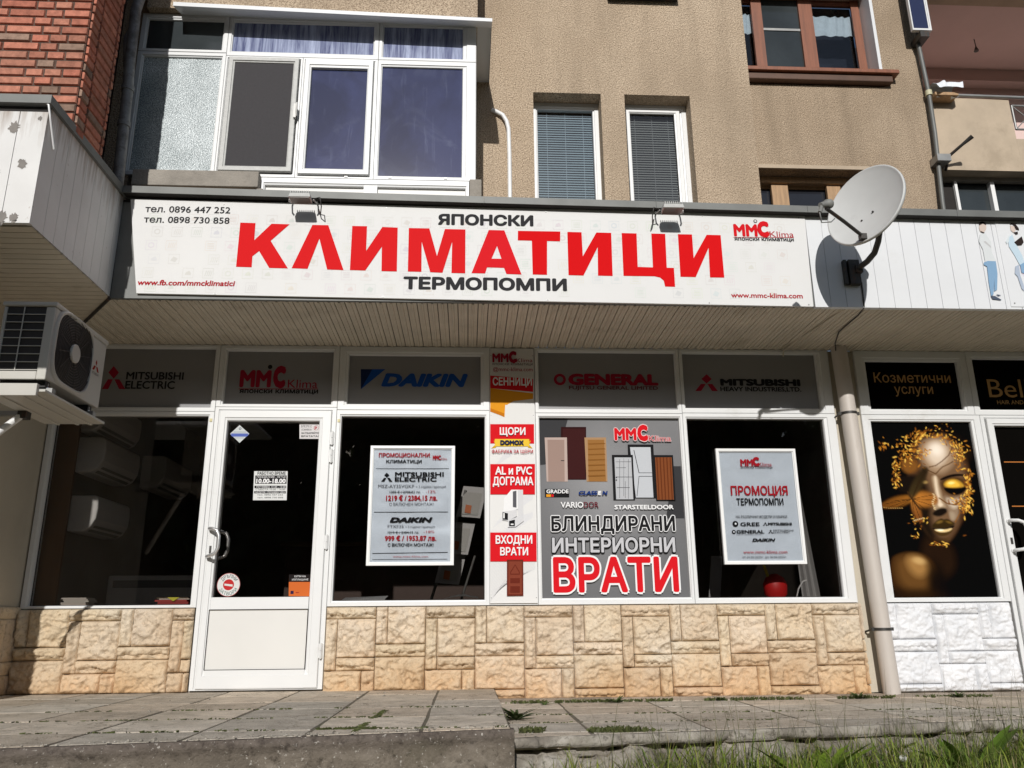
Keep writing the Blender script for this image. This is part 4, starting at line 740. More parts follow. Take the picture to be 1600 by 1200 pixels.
each('drain_cap', MT['metal'], bay, *[(x,x+.025,yb-.006,yb+.0,3.70,3.712) for x in (-.95,-.62,-.2)])
m = MB(); m.frame(-1.565,-.008,2.75,3.685,(.03,.03,.03,.06),yb-.005,.05); m.box(-.80,-.70,yb-.004,yb+.04,2.8,3.63); m.build('lower_frame', MT['pvc'], bay)
m = MB(); each('lower_panel', MT['pvc_panel'], bay, (-1.54,-.80,yb+.028,yb+.034,2.78,3.63), (-.70,-.035,yb+.028,yb+.034,2.78,3.63))
m = MB(); m.box(.0,.042,yb+.06,-.0,3.66,5.13); m.build('side_wall', MT['pvc'], bay)
m = MB(); m.box(-2.54,-.0,-.62,-.60,3.4,5.13); m.build('inner_wall', MT['dark_pane'], bay)
# -- canopy of the shops
m = MB(); m.box(-2.46,7,-.97,.0,3.30,3.355); m.box(-2.46,7,-.965,0,2.66,2.70); m.build('canopy_deck', MT['concrete'], bld)
m = MB(); x = -3.25; i = 0
ydg = lambda x: max(-.968, -1.0*(x+3.25)/.79)
rnd = random.Random(4)
while x < 7:
    a, b = x+.003, x+.069; y0 = min(ydg(a), 0) if x < -2.46 else -.968
    if y0 < -.02:
        dz = rnd.uniform(-.0015,.0015); ya, yb_ = (ydg(a), ydg(b)) if x < -2.46 else (-.968,-.968)
        m.add([(a,ya,2.622+dz),(b,yb_,2.622+dz),(b,-.0,2.622+dz),(a,-.0,2.622+dz),(a,ya,2.64),(b,yb_,2.64),(b,0,2.64),(a,0,2.64)], [(0,3,2,1),(0,4,7,3),(1,2,6,5)])
        ym = (ya+yb_)/2; m.add([(a+.024,ym,2.6215+dz),(a+.042,ym,2.6215+dz),(a+.042,0,2.6215+dz),(a+.024,0,2.6215+dz),(a+.028,ym,2.6145+dz),(a+.038,ym,2.6145+dz),(a+.038,0,2.6145+dz),(a+.028,0,2.6145+dz)], [(4,7,6,5),(0,4,5,1),(0,3,7,4),(1,5,6,2)])
    x += .072
m.build('soffit', MT['soffit'], bld)
m = MB(); m.add([(-3.3,-2.0,2.642),(7,-2.0,2.642),(7,0,2.642),(-3.3,0,2.642)], [(0,3,2,1)]); m = MB(); m.add([(-3.3,-.966,2.642),(7,-.966,2.642),(7,0,2.642),(-3.3,0,2.642)], [(0,3,2,1)]); m.build('soffit_backing', MT['dark_gap'], bld)
m = MB(); m.box(-2.46,2.47,-1.0,-.97,2.62,3.35); m.build('fascia', MT['flash'], bld)  # dark grey strip left of the sign stands in for the brick wing's shadow
m = MB(); x = 2.47; i = 0
while x < 7:
    e = x+.118; m.box(x+.002,e-.002,-1.012,-.972,2.61,3.325); m.box(e-.0025,e+.0025,-1.006,-.972,2.612,3.324); x = e
m.build('fascia_sheet', MT['white_sheet'], bld)
m = MB(); m.box(2.47,7,-.99,-.97,3.32,3.36); m.box(-2.46,2.47,-.998,-.96,3.352,3.372); m.build('fascia_gap', MT['dark_gap'], bld)
def strip(mb, xa, za, xb, zb, y0, y1, h):
    mb.add([(xa,y0,za-h),(xb,y0,zb-h),(xb,y1,zb-h),(xa,y1,za-h),(xa,y0,za),(xb,y0,zb),(xb,y1,zb+.02),(xa,y1,za+.02)], [(0,3,2,1),(4,5,6,7),(0,1,5,4),(1,2,6,5),(2,3,7,6),(3,0,4,7)])
m = MB()
for a, b in zip([(-2.46,3.442),(-1.2,3.425),(.1,3.408),(1.35,3.394),(2.47,3.380),(3.6,3.37)], [(-1.2,3.425),(.1,3.408),(1.35,3.394),(2.47,3.380),(3.6,3.37),(7,3.355)]):
    strip(m, a[0]+.001, a[1], b[0]-.001, b[1], -1.075, -.9, .052)
m.build('roof_edge', MT['flash'], bld)
m = MB()
for a, b in zip([(-2.44,3.442),(-1.2,3.425),(.1,3.408),(1.35,3.394),(2.47,3.380),(3.6,3.37)], [(-1.2,3.425),(.1,3.408),(1.35,3.394),(2.47,3.380),(3.6,3.37),(7,3.355)]):
    m.add([(a[0],-1.066,a[1]-.0545),(b[0],-1.066,b[1]-.0545),(b[0],-1.002,b[1]-.0545),(a[0],-1.002,a[1]-.0545)], [(0,3,2,1)])
m.build('edge_shade_strip', MT['dark_gap'], bld)  # dark sheet paints the black line of shade beneath the roof edge
# -- ground floor piers, lintels and plinth
m = MB(); m.box(2.985,3.2,.0,.3,-.06,2.62); m.build('pier', MT['beige_wall'], bld)
m = MB(); m.box(-3.25,-2.0,.02,.35,-.05,.585); m.box(-1.04,2.99,.02,.35,-.1,.585); m.box(3.2,4.2,.02,.35,-.1,.585); m.build('base_wall', MT['concrete'], bld)
m = MB(); stone_faces(m, -3.24, -1.992, .0, .582, lambda u,o,z: (u,-.02-o,z), 1); m.build('stone_base', MT['rock'], bld)
m = MB(); stone_faces(m, -1.038, 3.0, -.075, .582, lambda u,o,z: (u,-.02-o,z), 0); m.build('stone_base', MT['rock'], bld)
m = MB(); stone_faces(m, 3.185, 4.175, -.06, .58, lambda u,o,z: (u,-.02-o,z), 1, rel=.6); m.build('stone_base', MT['rock_white'], bld, label='white painted cast stone base')
m = MB(); m.box(-2.0,-1.04,.0,.3,-.05,.012); m.build('doorstep', MT['concrete'], bld)
m = MB(); m.box(5.1,7,.0,.3,-.1,2.62); m.build('pier', MT['beige_wall'], bld)
# -- room behind the shop windows
m = MB()
X0,X1,Y0,Y1,Z0,Z1 = -3.24,2.98,.08,3.6,.3,2.64
m.add([(X0,Y0,Z0),(X1,Y0,Z0),(X1,Y1,Z0),(X0,Y1,Z0),(X0,Y0,Z1),(X1,Y0,Z1),(X1,Y1,Z1),(X0,Y1,Z1)], [(0,1,2,3),(4,7,6,5),(2,6,7,3),(0,3,7,4),(1,5,6,2)])
m.build('shop_room', MT['room'], bld)
m = MB(); m.box(-3.238,-3.06,.10,.13,.6,2.6); m.build('wood_lining', MT['inner_wood'], bld)
m = MB(); m.box(-3.19,-2.03,.07,.40,.55,.60); m.box(-1.0,2.88,.07,.40,.55,.60); m.build('inner_sill', MT['room'], bld)
m = MB(); m.box(3.2,7,.28,.30,.3,2.62); m.build('inner_wall', MT['dark_gap'], bld)
# ================================================================== BRICK BUILDING ON THE LEFT
brk = thing('brick_building', 'red brick building wing on the left with a flaking white panelled canopy', 'building', (-3.25,-1.5,0))
m = MB(); m.box(-6,-2.455,-1.81,-1.42,3.39,8); m.box(-6,-2.76,-1.42,.3,3.39,8); m.build('mortar_wall', MT['mortar'], brk)
m = MB(); rnd = random.Random(21); z = 3.40; row = 0
def brick_box(mb, p0, ux, L, z0, h, out):     # p0 start, ux unit along the wall, out the outward unit
    k = rnd.uniform(.74,1.15); hue = rnd.random(); c = (.46*k,.165*k+.04*hue,.11*k+.03*hue)
    if rnd.random() < .10: c = (.30*k,.20*k,.15*k)
    e = .004; a = Vector(p0); u = Vector(ux); o = Vector(out); pr_ = rnd.uniform(.010,.016)
    q = lambda s,t,d: tuple(a+u*s+o*d+Vector((0,0,t)))
    mb.add([q(0,z0,0),q(L,z0,0),q(L,z0+h,0),q(0,z0+h,0),q(e,z0+e,pr_),q(L-e,z0+e,pr_),q(L-e,z0+h-e,pr_),q(e,z0+h-e,pr_)], [(4,5,6,7),(0,1,5,4),(1,2,6,5),(2,3,7,6),(3,0,4,7)], c)
while z < 5.0:
    x = -2.455-(0 if row % 2 else 0); i = row
    while x > -4.6:
        L = .215 if ((i+row//2) % 3 == 0) else .102
        if x == -2.455: L = .160 if row % 2 else .108
        brick_box(m, (x-L,-1.81,0), (1,0,0), L, z, .051, (0,-1,0)); x -= L+.012; i += 1
    y = -1.80; i = row
    while y < -1.44:
        L = min(.215 if (i+row) % 2 else .102, -1.422-y)
        if L > .03: brick_box(m, (-2.455,y,0), (0,1,0), L, z, .051, (1,0,0))
        y += L+.012; i += 1
    z += .0635; row += 1
m.build('brick_face', MT['brick'], brk)
m = MB(); m.box(-6,-3.25,-2.1,.05,.0,2.62); m.build('side_wall', MT['beige_wall'], brk)
m = MB(); stone_faces(m, -2.1, -.02, .0, .60, lambda u,o,z: (-3.25+.01+o*.3,u,z), 1); stone_faces(m, -5, -3.25, .0, .60, lambda u,o,z: (u,-2.11-o,z), 0); m.build('stone_base', MT['rock'], brk)
m = MB(); y = -2.05
while y < -1.0:
    e = min(y+.122,-.995); m.box(-2.49,-2.462,y+.0015,e-.0015,2.63,3.385); y = e
m.build('canopy_side', MT['old_sheet'], brk)
m = MB(); x = -2.46
while x > -5.5:
    m.box(x-.158,x-.0015,-2.078,-2.05,2.63,3.345); x -= .16
m.build('canopy_front', MT['old_sheet'], brk)
rnd = random.Random(2)
for cx, cz, r in ((-2.64,3.24,.035),(-2.56,3.0,.032),(-2.70,2.95,.03),(-2.50,3.30,.016),(-2.55,2.66,.03),(-2.62,2.66,.04),(-2.86,3.1,.05)):
    m = MB(); m.flat([(cx+r*(.75+.5*noise.noise((k*.7,cx*9,1))+rnd.uniform(-.22,.22))*cos(k*2*pi/34), cz+1.25*r*(.75+.5*noise.noise((k*.7,cx*9,5))+rnd.uniform(-.22,.22))*sin(k*2*pi/34)) for k in range(34)], -2.0795); m.build('bare_patch', MT['bare'], brk)
m = MB(); m.box(-6,-2.44,-2.11,-2.02,3.385,3.44); m.box(-2.49,-2.44,-2.019,-1.076,3.385,3.44); m.build('roof_edge', MT['flash'], brk)
m = MB(); m.box(-6,-2.463,-2.07,-2.05,3.346,3.384); m.build('canopy_gap', MT['dark_gap'], brk)
m = MB(); m.box(-6,-2.40,-3.52,-2.72,2.62,2.66); m.box(-2.9,-2.84,-2.72,-2.08,2.63,2.65); m.build('unseen_shade_slab', MT['white_sheet'], brk)  # added slab out of view, shades the front of the outdoor air conditioner
m = MB(); m.box(-6,-2.47,-2.03,0,3.30,3.38); m.box(-6,-2.47,-2.04,-.0,2.66,2.75); m.build('canopy_deck', MT['concrete'], brk)
m = MB(); y = -2.045
while y < -.03:
    a, b = y+.003, y+.069
    xd = lambda yy: -2.463 if yy < -.99 else -3.25-.79*yy
    xe = min(xd(a),xd(b)) if b > -.99 else -2.463
    m.add([(-6,a,2.622),(xd(a),a,2.622),(xd(b),b,2.622),(-6,b,2.622),(-6,a,2.645),(xd(a),a,2.645),(xd(b),b,2.645),(-6,b,2.645)], [(0,3,2,1),(0,1,5,4),(2,3,7,6)])
    y += .072
m.build('soffit', MT['soffit'], brk)
m = MB(); m.add([(-6,-2.045,2.648),(-2.463,-2.045,2.648),(-2.463,-1,2.648),(-3.25,0,2.648),(-6,0,2.648)], [(4,3,2,1,0)]); m.build('soffit_backing', MT['dark_gap'], brk)
m = MB(); m.tube([(-2.463,-1.0,2.617),(-3.25,.0,2.617)], .012, 6); m.tube([(-2.468,-.99,3.34),(-2.468,-1.0,2.62)], .010, 6); m.build('corner_seam', MT['dark_metal'], brk)
m = MB(); m.tube([(-2.50,-2.09,3.41),(-2.455,-2.10,3.38),(-2.452,-2.06,3.30),(-2.45,-1.98,3.16)], .006, 6); m.build('cable_end', MT['poster_frame'], brk)
# ================================================================== PRINTED SURFACES
def tex(mb, t, y, k=.0006):
    s, rect, col, o = t; b = o.get('b', 0); c = RGB[col]
    if 'o' in o: mb.text(s, rect, y, RGB[o['o']], b, o.get('sh',0), 0, .045); y -= .0014
    mb.text(s, rect, y, c, b, o.get('sh', 0), o.get('bb', 0)); return y-k
def lines(parent, texts, y, name='lettering'):
    for t in texts:
        q = MB(); tex(q, t, y, 0); q.build(name, MT['print'], parent)
def print_on(y, polys=(), discs=(), k=.0006):
    pm = MB()
    for col, pts in polys: pm.flat(pts, y, RGB[col]); y -= k
    for col, c, r in discs: pm.disc(c[0], c[1], r, y, RGB[col]); y -= k
    return pm
# ================================================================== SHOP FRONT
shop = thing('storefront', 'white framed shop front with grey logo panels above dark display windows', 'shop front', (0,0,0))
FY, FD = -.03, .075
def pane(x0, x1, z0, z1, y, mat, parent, name='pane', label=None):
    mb = MB(); mb.box(x0,x1,y,y+.005,z0,z1); return mb.build(name, mat, parent, label=label)
def unit(parent, ox, lower, upper, lab, sash=False):
    """one bay of the front: outer x range, glass rectangle below, panel rectangle above"""
    mb = MB(); zs, zm, zt = .586, (lower[3]+upper[2])/2, 2.618
    mb.frame(ox[0],ox[1],zs,zm-.001,(lower[0]-ox[0],ox[1]-lower[1],lower[2]-zs,zm-lower[3]),FY,FD)
    mb.frame(ox[0],ox[1],zm+.001,zt,(upper[0]-ox[0],ox[1]-upper[1],upper[2]-zm,zt-upper[3]),FY,FD)
    return mb.build('window', MT['pvc'], parent, label=lab)
def letters(parent, polys, discs, texts, y):
    pm = print_on(y, polys, discs)
    if pm.v: pm.build('emblem', MT['print'], parent)
    lines(parent, texts, y-.0006*(len(polys)+len(discs))-.0003)
GY = .012
def gasket(parent, x0, x1, z0, z1):
    q = MB(); t = .0045; y = GY-.004
    q.prism([(x0,z0),(x1,z0),(x1-t,z0+t),(x0+t,z0+t)], y, GY+.002); q.prism([(x1,z0),(x1,z1),(x1-t,z1-t),(x1-t,z0+t)], y, GY+.002); q.prism([(x1,z1),(x0,z1),(x0+t,z1-t),(x1-t,z1-t)], y, GY+.002); q.prism([(x0,z1),(x0,z0),(x0+t,z0+t),(x0+t,z1-t)], y, GY+.002)
    q.build('gasket', MT['dark_gap'], parent)
wA = unit(shop, (-3.24,-1.986), (-3.19,-2.034,.606,2.033), (-3.17,-2.027,2.102,2.590), 'left display window with air conditioners inside')
pane(-3.19,-2.034,.606,2.033,GY,MT['glass'],wA); gasket(wA, -3.19,-2.034,.606,2.033); pane(-3.17,-2.027,2.102,2.590,GY,MT['grey_film'],wA,'logo_panel')
letters(wA, P_TR1, [], T_TR1, GY-.001)
wB = unit(shop, (-1.038,.166), (-1.0,.127,.627,2.036), (-.965,.094,2.137,2.548), 'middle display window with promotion poster')
pane(-1.0,.127,.627,2.036,GY,MT['glass'],wB); gasket(wB, -1.0,.127,.627,2.036); pane(-.965,.094,2.137,2.548,GY,MT['grey_film'],wB,'logo_panel'); letters(wB, P_TR3, [], T_TR3, GY-.001)
wC = unit(shop, (.532,1.720), (.563,1.691,.635,2.033), (.564,1.688,2.104,2.587), 'window filled by the grey door advert')
pane(.564,1.688,2.104,2.587,GY,MT['grey_film'],wC,'logo_panel'); letters(wC, P_TR4, D_TR4, T_TR4, GY-.001)
pane(.563,1.691,.635,2.033,GY+.012,MT['glass'],wC)
wD = unit(shop, (1.722,2.982), (1.755,2.880,.629,2.029), (1.754,2.875,2.118,2.585), 'right display window with heat pump poster')
pane(1.755,2.880,.629,2.029,GY,MT['glass'],wD); gasket(wD, 1.755,2.880,.629,2.029); pane(1.754,2.875,2.118,2.585,GY,MT['grey_film'],wD,'logo_panel'); letters(wD, P_TR5, [], T_TR5, GY-.001)
# door
mb = MB(); mb.frame(-1.984,-1.040,.012,2.105,(.045,.045,.012,.03),FY,FD); mb.frame(-1.984,-1.040,2.107,2.618,(.051,.052,.026,.042),FY,FD)
mb.frame(-1.937,-1.077,.022,2.076,(.058,.094,.13,.084),FY-.014,FD+.01); mb.box(-1.879,-1.171,FY-.010,FY+.05,.569,.657); mb.box(-1.880,-1.172,FY-.012,FY+.02,.022,.150)
door = mb.build('door', MT['pvc'], shop)
gasket(door, -1.879,-1.171,.656,1.993)
pane(-1.88,-1.17,.655,1.994,GY,MT['glass'],door); pane(-1.933,-1.092,2.133,2.576,GY,MT['grey_film'],door,'logo_panel')
letters(door, P_TR2, D_TR2, T_TR2, GY-.001)
mb = MB(); mb.box(-1.882,-1.172,FY-.002,FY+.03,.154,.569); mb.build('lower_panel', MT['pvc_panel'], door)
mb = MB()
for a, b in (((-1.885,.152),(-1.171,.152)),((-1.171,.152),(-1.171,.5695)),((-1.171,.5695),(-1.885,.5695)),((-1.885,.5695),(-1.885,.152))):
    mb.tube([(a[0],FY-.0125,a[1]),(b[0],FY-.0125,b[1])], .0022, 5)
mb.build('seal', MT['dark_gap'], door)
def d_handle(x, y, bow, z0, z1, out):
    h = MB(); P = [(x,y,z1),(x,y-out*.55,z1),(x+bow*.35,y-out*.92,z1-.004),(x+bow*.8,y-out,z1-.02),(x+bow,y-out,z1-.06),(x+bow,y-out,z0+.06),(x+bow*.8,y-out,z0+.02),(x+bow*.35,y-out*.92,z0+.004),(x,y-out*.55,z0),(x,y,z0)]
    Q = []
    for i in range(len(P)-1):
        for t in (0,.33,.66): Q.append(tuple(lerp(P[i][k],P[i+1][k],t) for k in range(3)))
    Q.append(P[-1]); h.tube(Q, .0135, 12)
    for z in (z0,z1): h.tube([(x,y+.001,z),(x,y-.008,z)], .019, 14)
    return h
d_handle(-1.925, FY-.014, .085, .95, 1.155, .075).build('handle', MT['chrome'], door)
h = d_handle(-1.925, 0, .085, .95, 1.155, .075); h.v = [(v[0], .055-v[1], v[2]) for v in h.v]; h.build('handle', MT['chrome'], door)
mb = MB(); mb.box(-1.925,-1.909,FY-.017,FY-.013,.975,1.03); mb.build('lock', MT['dark_metal'], door)
for z in (1.80,1.66,1.0,.22):
    mb = MB(); mb.tube([(-1.062,FY-.016,z),(-1.062,FY-.016,z+.055)], .008, 8); mb.tube([(-1.062,FY-.016,z+.058),(-1.062,FY-.016,z+.11)], .008, 8); mb.box(-1.078,-1.05,FY-.012,FY+.0,z+.005,z+.105); mb.build('hinge', MT['pvc'], door, bevel=.001)
ST = STICK; SY = GY-.0015
def sticker(pts, c, name='sticker'): q = MB(); q.flat(pts, SY, c); return q
q = sticker(ST['dia'], (.55,.58,.58))
cx = (ST['dia'][1][0]+ST['dia'][3][0])/2; cz = (ST['dia'][0][1]+ST['dia'][2][1])/2
q.flat([(cx-.066,cz-.012),(cx-.055,cz-.022),(cx+.055,cz-.022),(cx+.066,cz-.012),(cx+.066,cz+.004),(cx-.066,cz+.004)], SY-.0005, (.10,.14,.42)); q.flat([(cx-.05,cz+.012),(cx+.05,cz+.012),(cx+.05,cz+.018),(cx-.05,cz+.018)], SY-.0005, (.3,.35,.4)); q.flat([(cx-.035,cz-.034),(cx+.035,cz-.034),(cx+.035,cz-.03),(cx-.035,cz-.03)], SY-.0005, (.3,.35,.4))
q.ring(cx, cz+.042, .005, .010, SY-.0005, (.1,.12,.15)); q.build('sticker', MT['print'], door, label='small diamond shaped sticker, pale blue')
def add_texts(q, texts, y):
    for t in texts: tex(q, t, y)
q = sticker(ST['notice'], (.62,.60,.60)); add_texts(q, T_ST_NOTICE, SY-.0008)
x0, z1 = ST['notice'][2]; q.ring(x0-.028, z1-.035, .018, .020, SY-.0008, (.35,.1,.1)); q.build('sticker', MT['print'], door, label='white door notice sticker')
q = sticker(ST['hours'], (.66,.67,.66))
for col, pts in P_ST_HOURS: q.flat(pts, SY-.0005, RGB[col])
add_texts(q, T_ST_HOURS, SY-.001); q.build('sticker', MT['print'], door, label='opening hours sticker')
q = sticker(ST['or'], (.55,.13,.03)); q.flat(ST['orb'], SY-.0005, (.015,.012,.012)); add_texts(q, T_ST_OR, SY-.001)
ox, oz = ST['or'][0]; q.flat([(ox+.012,oz+.015),(ox+.035,oz+.015),(ox+.035,oz+.038),(ox+.012,oz+.038)], SY-.0005, (.03,.015,.05)); q.flat([(ox+.05,oz+.022),(ox+.075,oz+.022),(ox+.075,oz+.028),(ox+.05,oz+.028)], SY-.0005, (.3,.03,.02))
q.build('sticker', MT['print'], door, label='orange and black sticker')
q = MB(); rx, rz = ST['round'][0]; R = ST['round'][1]; q.disc(rx, rz, R, SY, (.62,.62,.60), 40); q.disc(rx, rz, R*.47, SY-.0005, (.45,.03,.03), 32)
q.flat([(rx-R*.36,rz-R*.06),(rx+R*.36,rz-R*.16),(rx+R*.36,rz+R*.02),(rx-R*.36,rz+R*.1)], SY-.001, (.6,.6,.58)); q.ring(rx, rz, R*.96, R, SY-.0006, (.4,.1,.1), 40)
def arc_text(q, s, cx, cz, r, h, a0, a1, y, c, b=.02):
    vs, fs = _jobs[text_key(s, 0)]; wd = max(v[0] for v in vs); P = []
    for x, z, _ in vs:
        a = lerp(a0, a1, x/wd); rr = r+(z/CAP)*h*(1 if a1 < a0 else -1); P.append((cx+rr*cos(a), y, cz+rr*sin(a)))
    q.add(P, fs, c)
arc_text(q, 'ДРЪПНИ', rx, rz, R*.60, R*.27, rad(150), rad(30), SY-.0012, (.03,.03,.04)); arc_text(q, 'ЗАТВОРИ', rx, rz, R*.90, R*.27, rad(205), rad(335), SY-.0012, (.02,.10,.09))
q.build('sticker', MT['print'], door, label='round white sticker with red centre')
for x in (-2.008,-1.02):
    mb = MB(); mb.box(x-.010,x+.010,FY-.006,FY+.004,1.985,2.010); mb.build('alarm_contact', simple('alarm', (.62,.55,.30), .5), shop, bevel=.002)
mb = MB(); mb.box(.168,.53,-.008,.05,.588,2.618); mb.build('column_cover', MT['pvc'], shop)
# ================================================================== SHOP SIGN
sg = thing('shop_sign', 'long white shop sign with big red Cyrillic lettering on the canopy front', 'sign', (0,-1.0,2.62))
mb = MB(); mb.prism([tuple(p) for p in SIGN_Q], -1.02, -1.001); mb.build('panel', MT['sign_face'], sg)
mb = MB(); rnd = random.Random(8); c = (.640,.632,.605)     # faint printed picture tiles on the face
for r_ in range(6):
    for cI in range(34):
        x, z = -2.22+.136*cI+(.0 if r_ % 2 else .03), 2.70+.104*r_
        if x > 2.36 or rnd.random() < .18: continue
        s = .036; k = rnd.randint(0,4); th = .0028; cc = tuple(q_*rnd.uniform(.96,1.10) for q_ in c)
        for a, b in (((-s,-s),(s,-s)),((s,-s),(s,s)),((s,s),(-s,s)),((-s,s),(-s,-s))):
            if a[1] == b[1]: mb.flat([(x+min(a[0],b[0]),z+a[1]-th/2),(x+max(a[0],b[0]),z+a[1]-th/2),(x+max(a[0],b[0]),z+a[1]+th/2),(x+min(a[0],b[0]),z+a[1]+th/2)], -1.0204, cc)
            else: mb.flat([(x+a[0]-th/2,z-s),(x+a[0]+th/2,z-s),(x+a[0]+th/2,z+s),(x+a[0]-th/2,z+s)], -1.0204, cc)
        if k == 0: mb.ring(x,z,.014,.022,-1.0205,cc,14)
        elif k == 1: mb.flat([(x-.024,z-.012),(x+.01,z-.024),(x+.026,z+.004),(x-.004,z+.02)], -1.0205, cc)
        elif k == 2:
            for j in range(4): mb.flat([(x-.024,z-.02+.012*j),(x+.024,z-.02+.012*j),(x+.024,z-.016+.012*j),(x-.024,z-.016+.012*j)], -1.0205, cc)
        elif k == 3:
            for j in range(4): mb.flat([(x-.022+.013*j,z-.022),(x-.017+.013*j,z-.022),(x-.009+.013*j,z+.02),(x-.014+.013*j,z+.02)], -1.0205, cc)
        else: mb.flat([(x-.02,z-.014),(x+.02,z-.014),(x+.02,z+.0),(x+.008,z+.018),(x-.014,z+.006)], -1.0205, cc)
mb.build('picture_tiles', MT['print'], sg)
mb = MB()
for i, L in enumerate(LETTERS):
    if i == 4:      # the letter with a hole: two halves joined round the counter
        o = L; hh = HOLE; bm = bmesh.new()
        vo = [bm.verts.new((p[0],-1.022,p[1])) for p in o]; vh = [bm.verts.new((p[0],-1.022,p[1])) for p in hh]
        ed = [bm.edges.new((vo[k],vo[(k+1)%len(vo)])) for k in range(len(vo))]+[bm.edges.new((vh[k],vh[(k+1)%3])) for k in range(3)]
        bmesh.ops.triangle_fill(bm, edges=ed, use_beauty=True); bm.verts.index_update()
        mb.add([tuple(v.co) for v in bm.verts], [tuple(v.index for v in f.verts) for f in bm.faces], (.66,.016,.022)); bm.free()
    else: mb.flat([tuple(p) for p in L], -1.022, (.64,.008,.010) if i > 3 else (.65,.016,.018))
mb.build('big_lettering', MT['print'], sg)
pm = print_on(-1.022, P_SIGN, D_SIGN); cx, cz = D_SIGN[0][1]; pm.disc(cx, cz, D_SIGN[0][2]*.6, -1.0236, (.7,.69,.67)); pm.build('emblem', MT['print'], sg)
lines(sg, T_SIGN, -1.0222)
mb = MB()
for x in (-1.75,-.6,.55,1.7,2.42):
    for z in (2.64,3.325): mb.tube([(x,-1.019,z+.0-.007*x),(x,-1.0235,z-.007*x)], .005, 8)
mb.build('screw', MT['metal'], sg)
# ================================================================== POSTERS
def snap_frame(name, lab, Q, polys, discs, texts, group):
    x0 = (Q[0][0]+Q[3][0])/2; x1 = (Q[1][0]+Q[2][0])/2; z0 = (Q[0][1]+Q[1][1])/2; z1 = (Q[2][1]+Q[3][1])/2
    t = thing(name, lab, 'poster', ((x0+x1)/2,-.02,z0), group)
    f = MB(); f.frame(x0,x1,z0,z1,(.03,.03,.03,.03),-.036,.026); f.build('frame', MT['poster_frame'], t)
    s = MB(); n, k = 30, 40; vs = []; r = random.Random(len(lab))
    for j in range(k+1):
        for i in range(n+1):
            x, z = lerp(x0+.025,x1-.025,i/n), lerp(z0+.025,z1-.025,j/k)
            vs.append((x, -.0175+.0035*noise.fractal((x*5+.8*z,z*7,r.random()*.0+len(lab)),1,2,4), z))
    s.add(vs, [(j*(n+1)+i,j*(n+1)+i+1,(j+1)*(n+1)+i+1,(j+1)*(n+1)+i) for j in range(k) for i in range(n)], None, True); s.build('sheet', MT['paper'], t)
    letters(t, polys, discs, texts, -.022)
    pane(x0+.028,x1-.028,z0+.028,z1-.028,-.031,MT['clear'],t,'cover')
snap_frame('framed_poster', 'white framed price poster listing two air conditioners in the window right of the door', Q_PO1, P_PO1, [], T_PO1, 'framed posters in the shop windows')
snap_frame('framed_poster', 'white framed heat pump promotion poster with five black brand logos in the rightmost shop window', Q_PO4, P_PO4, D_PO4, T_PO4, 'framed posters in the shop windows')
ca_ = thing('column_advert', 'tall narrow white and red advert covering the column between the windows', 'advert', (.35,-.02,.59))
mb = MB(); mb.box(.169,.526,-.022,-.009,.60,2.612); mb.build('board', MT['sign_face'], ca_)
mb = MB(); g = (.60,.60,.60)
for k in range(34):
    z = .61+.010*k; mb.flat([(.172,z),(.172+.34*min(1,(k+4)/12),z+.16),(.172+.34*min(1,(k+4)/12),z+.164),(.172,z+.004)], -.0223, g)
for z in (1.14,1.28,1.74): mb.flat([(.19,z-.12),(.50,z+.1),(.50,z+.14),(.36,z+.10)], -.0223, (.66,.66,.67))
a = print_on(-.0226, P_COL)
n = len(mb.v); mb.v += a.v; mb.f += [tuple(n+i for i in f) for f in a.f]; mb.c += a.c; mb.sm += a.sm
mb.build('picture', MT['print'], ca_)
lines(ca_, T_COL, -.0226-.0006*len(P_COL)-.0005)
mb = MB()
for z in (.64,1.0,1.5,2.05,2.55):
    for x in (.178,.517): mb.tube([(x,-.021,z),(x,-.0245,z)], .004, 6)
mb.build('screw', MT['metal'], ca_)
dp = thing('door_advert', 'grey window poster with six doors and red, white and black lettering', 'advert', (1.13,.0,.635))
mb = MB(); n = 24; vs = []; cs = []      # printed sheet: the grey runs from light to dark across the print
for j in range(n+1):
    for i in range(n+1): vs.append((lerp(.563,1.691,i/n), .012, lerp(.635,2.033,j/n)))
def gcol(i, j):
    t, s = i/n, j/n; v = .135+.16*max(0,1-abs(t-.45)*1.6)*max(.0,1-abs(s-.62)*1.5)+.06*max(0,t-.5)*max(0,s-.55)*4; return (v,v,v*1.03)
fs = [(j*(n+1)+i,j*(n+1)+i+1,(j+1)*(n+1)+i+1,(j+1)*(n+1)+i) for j in range(n) for i in range(n)]
mb.add(vs, fs); mb.c = [(gcol(i,j),gcol(i+1,j),gcol(i+1,j+1),gcol(i,j+1)) for j in range(n) for i in range(n)]
mb.build('sheet', MT['print'], dp)
print_on(.011, P_PO3, [], .0004).build('picture', MT['print'], dp)
lines(dp, T_PO3, .011-.0004*len(P_PO3)-.0005)
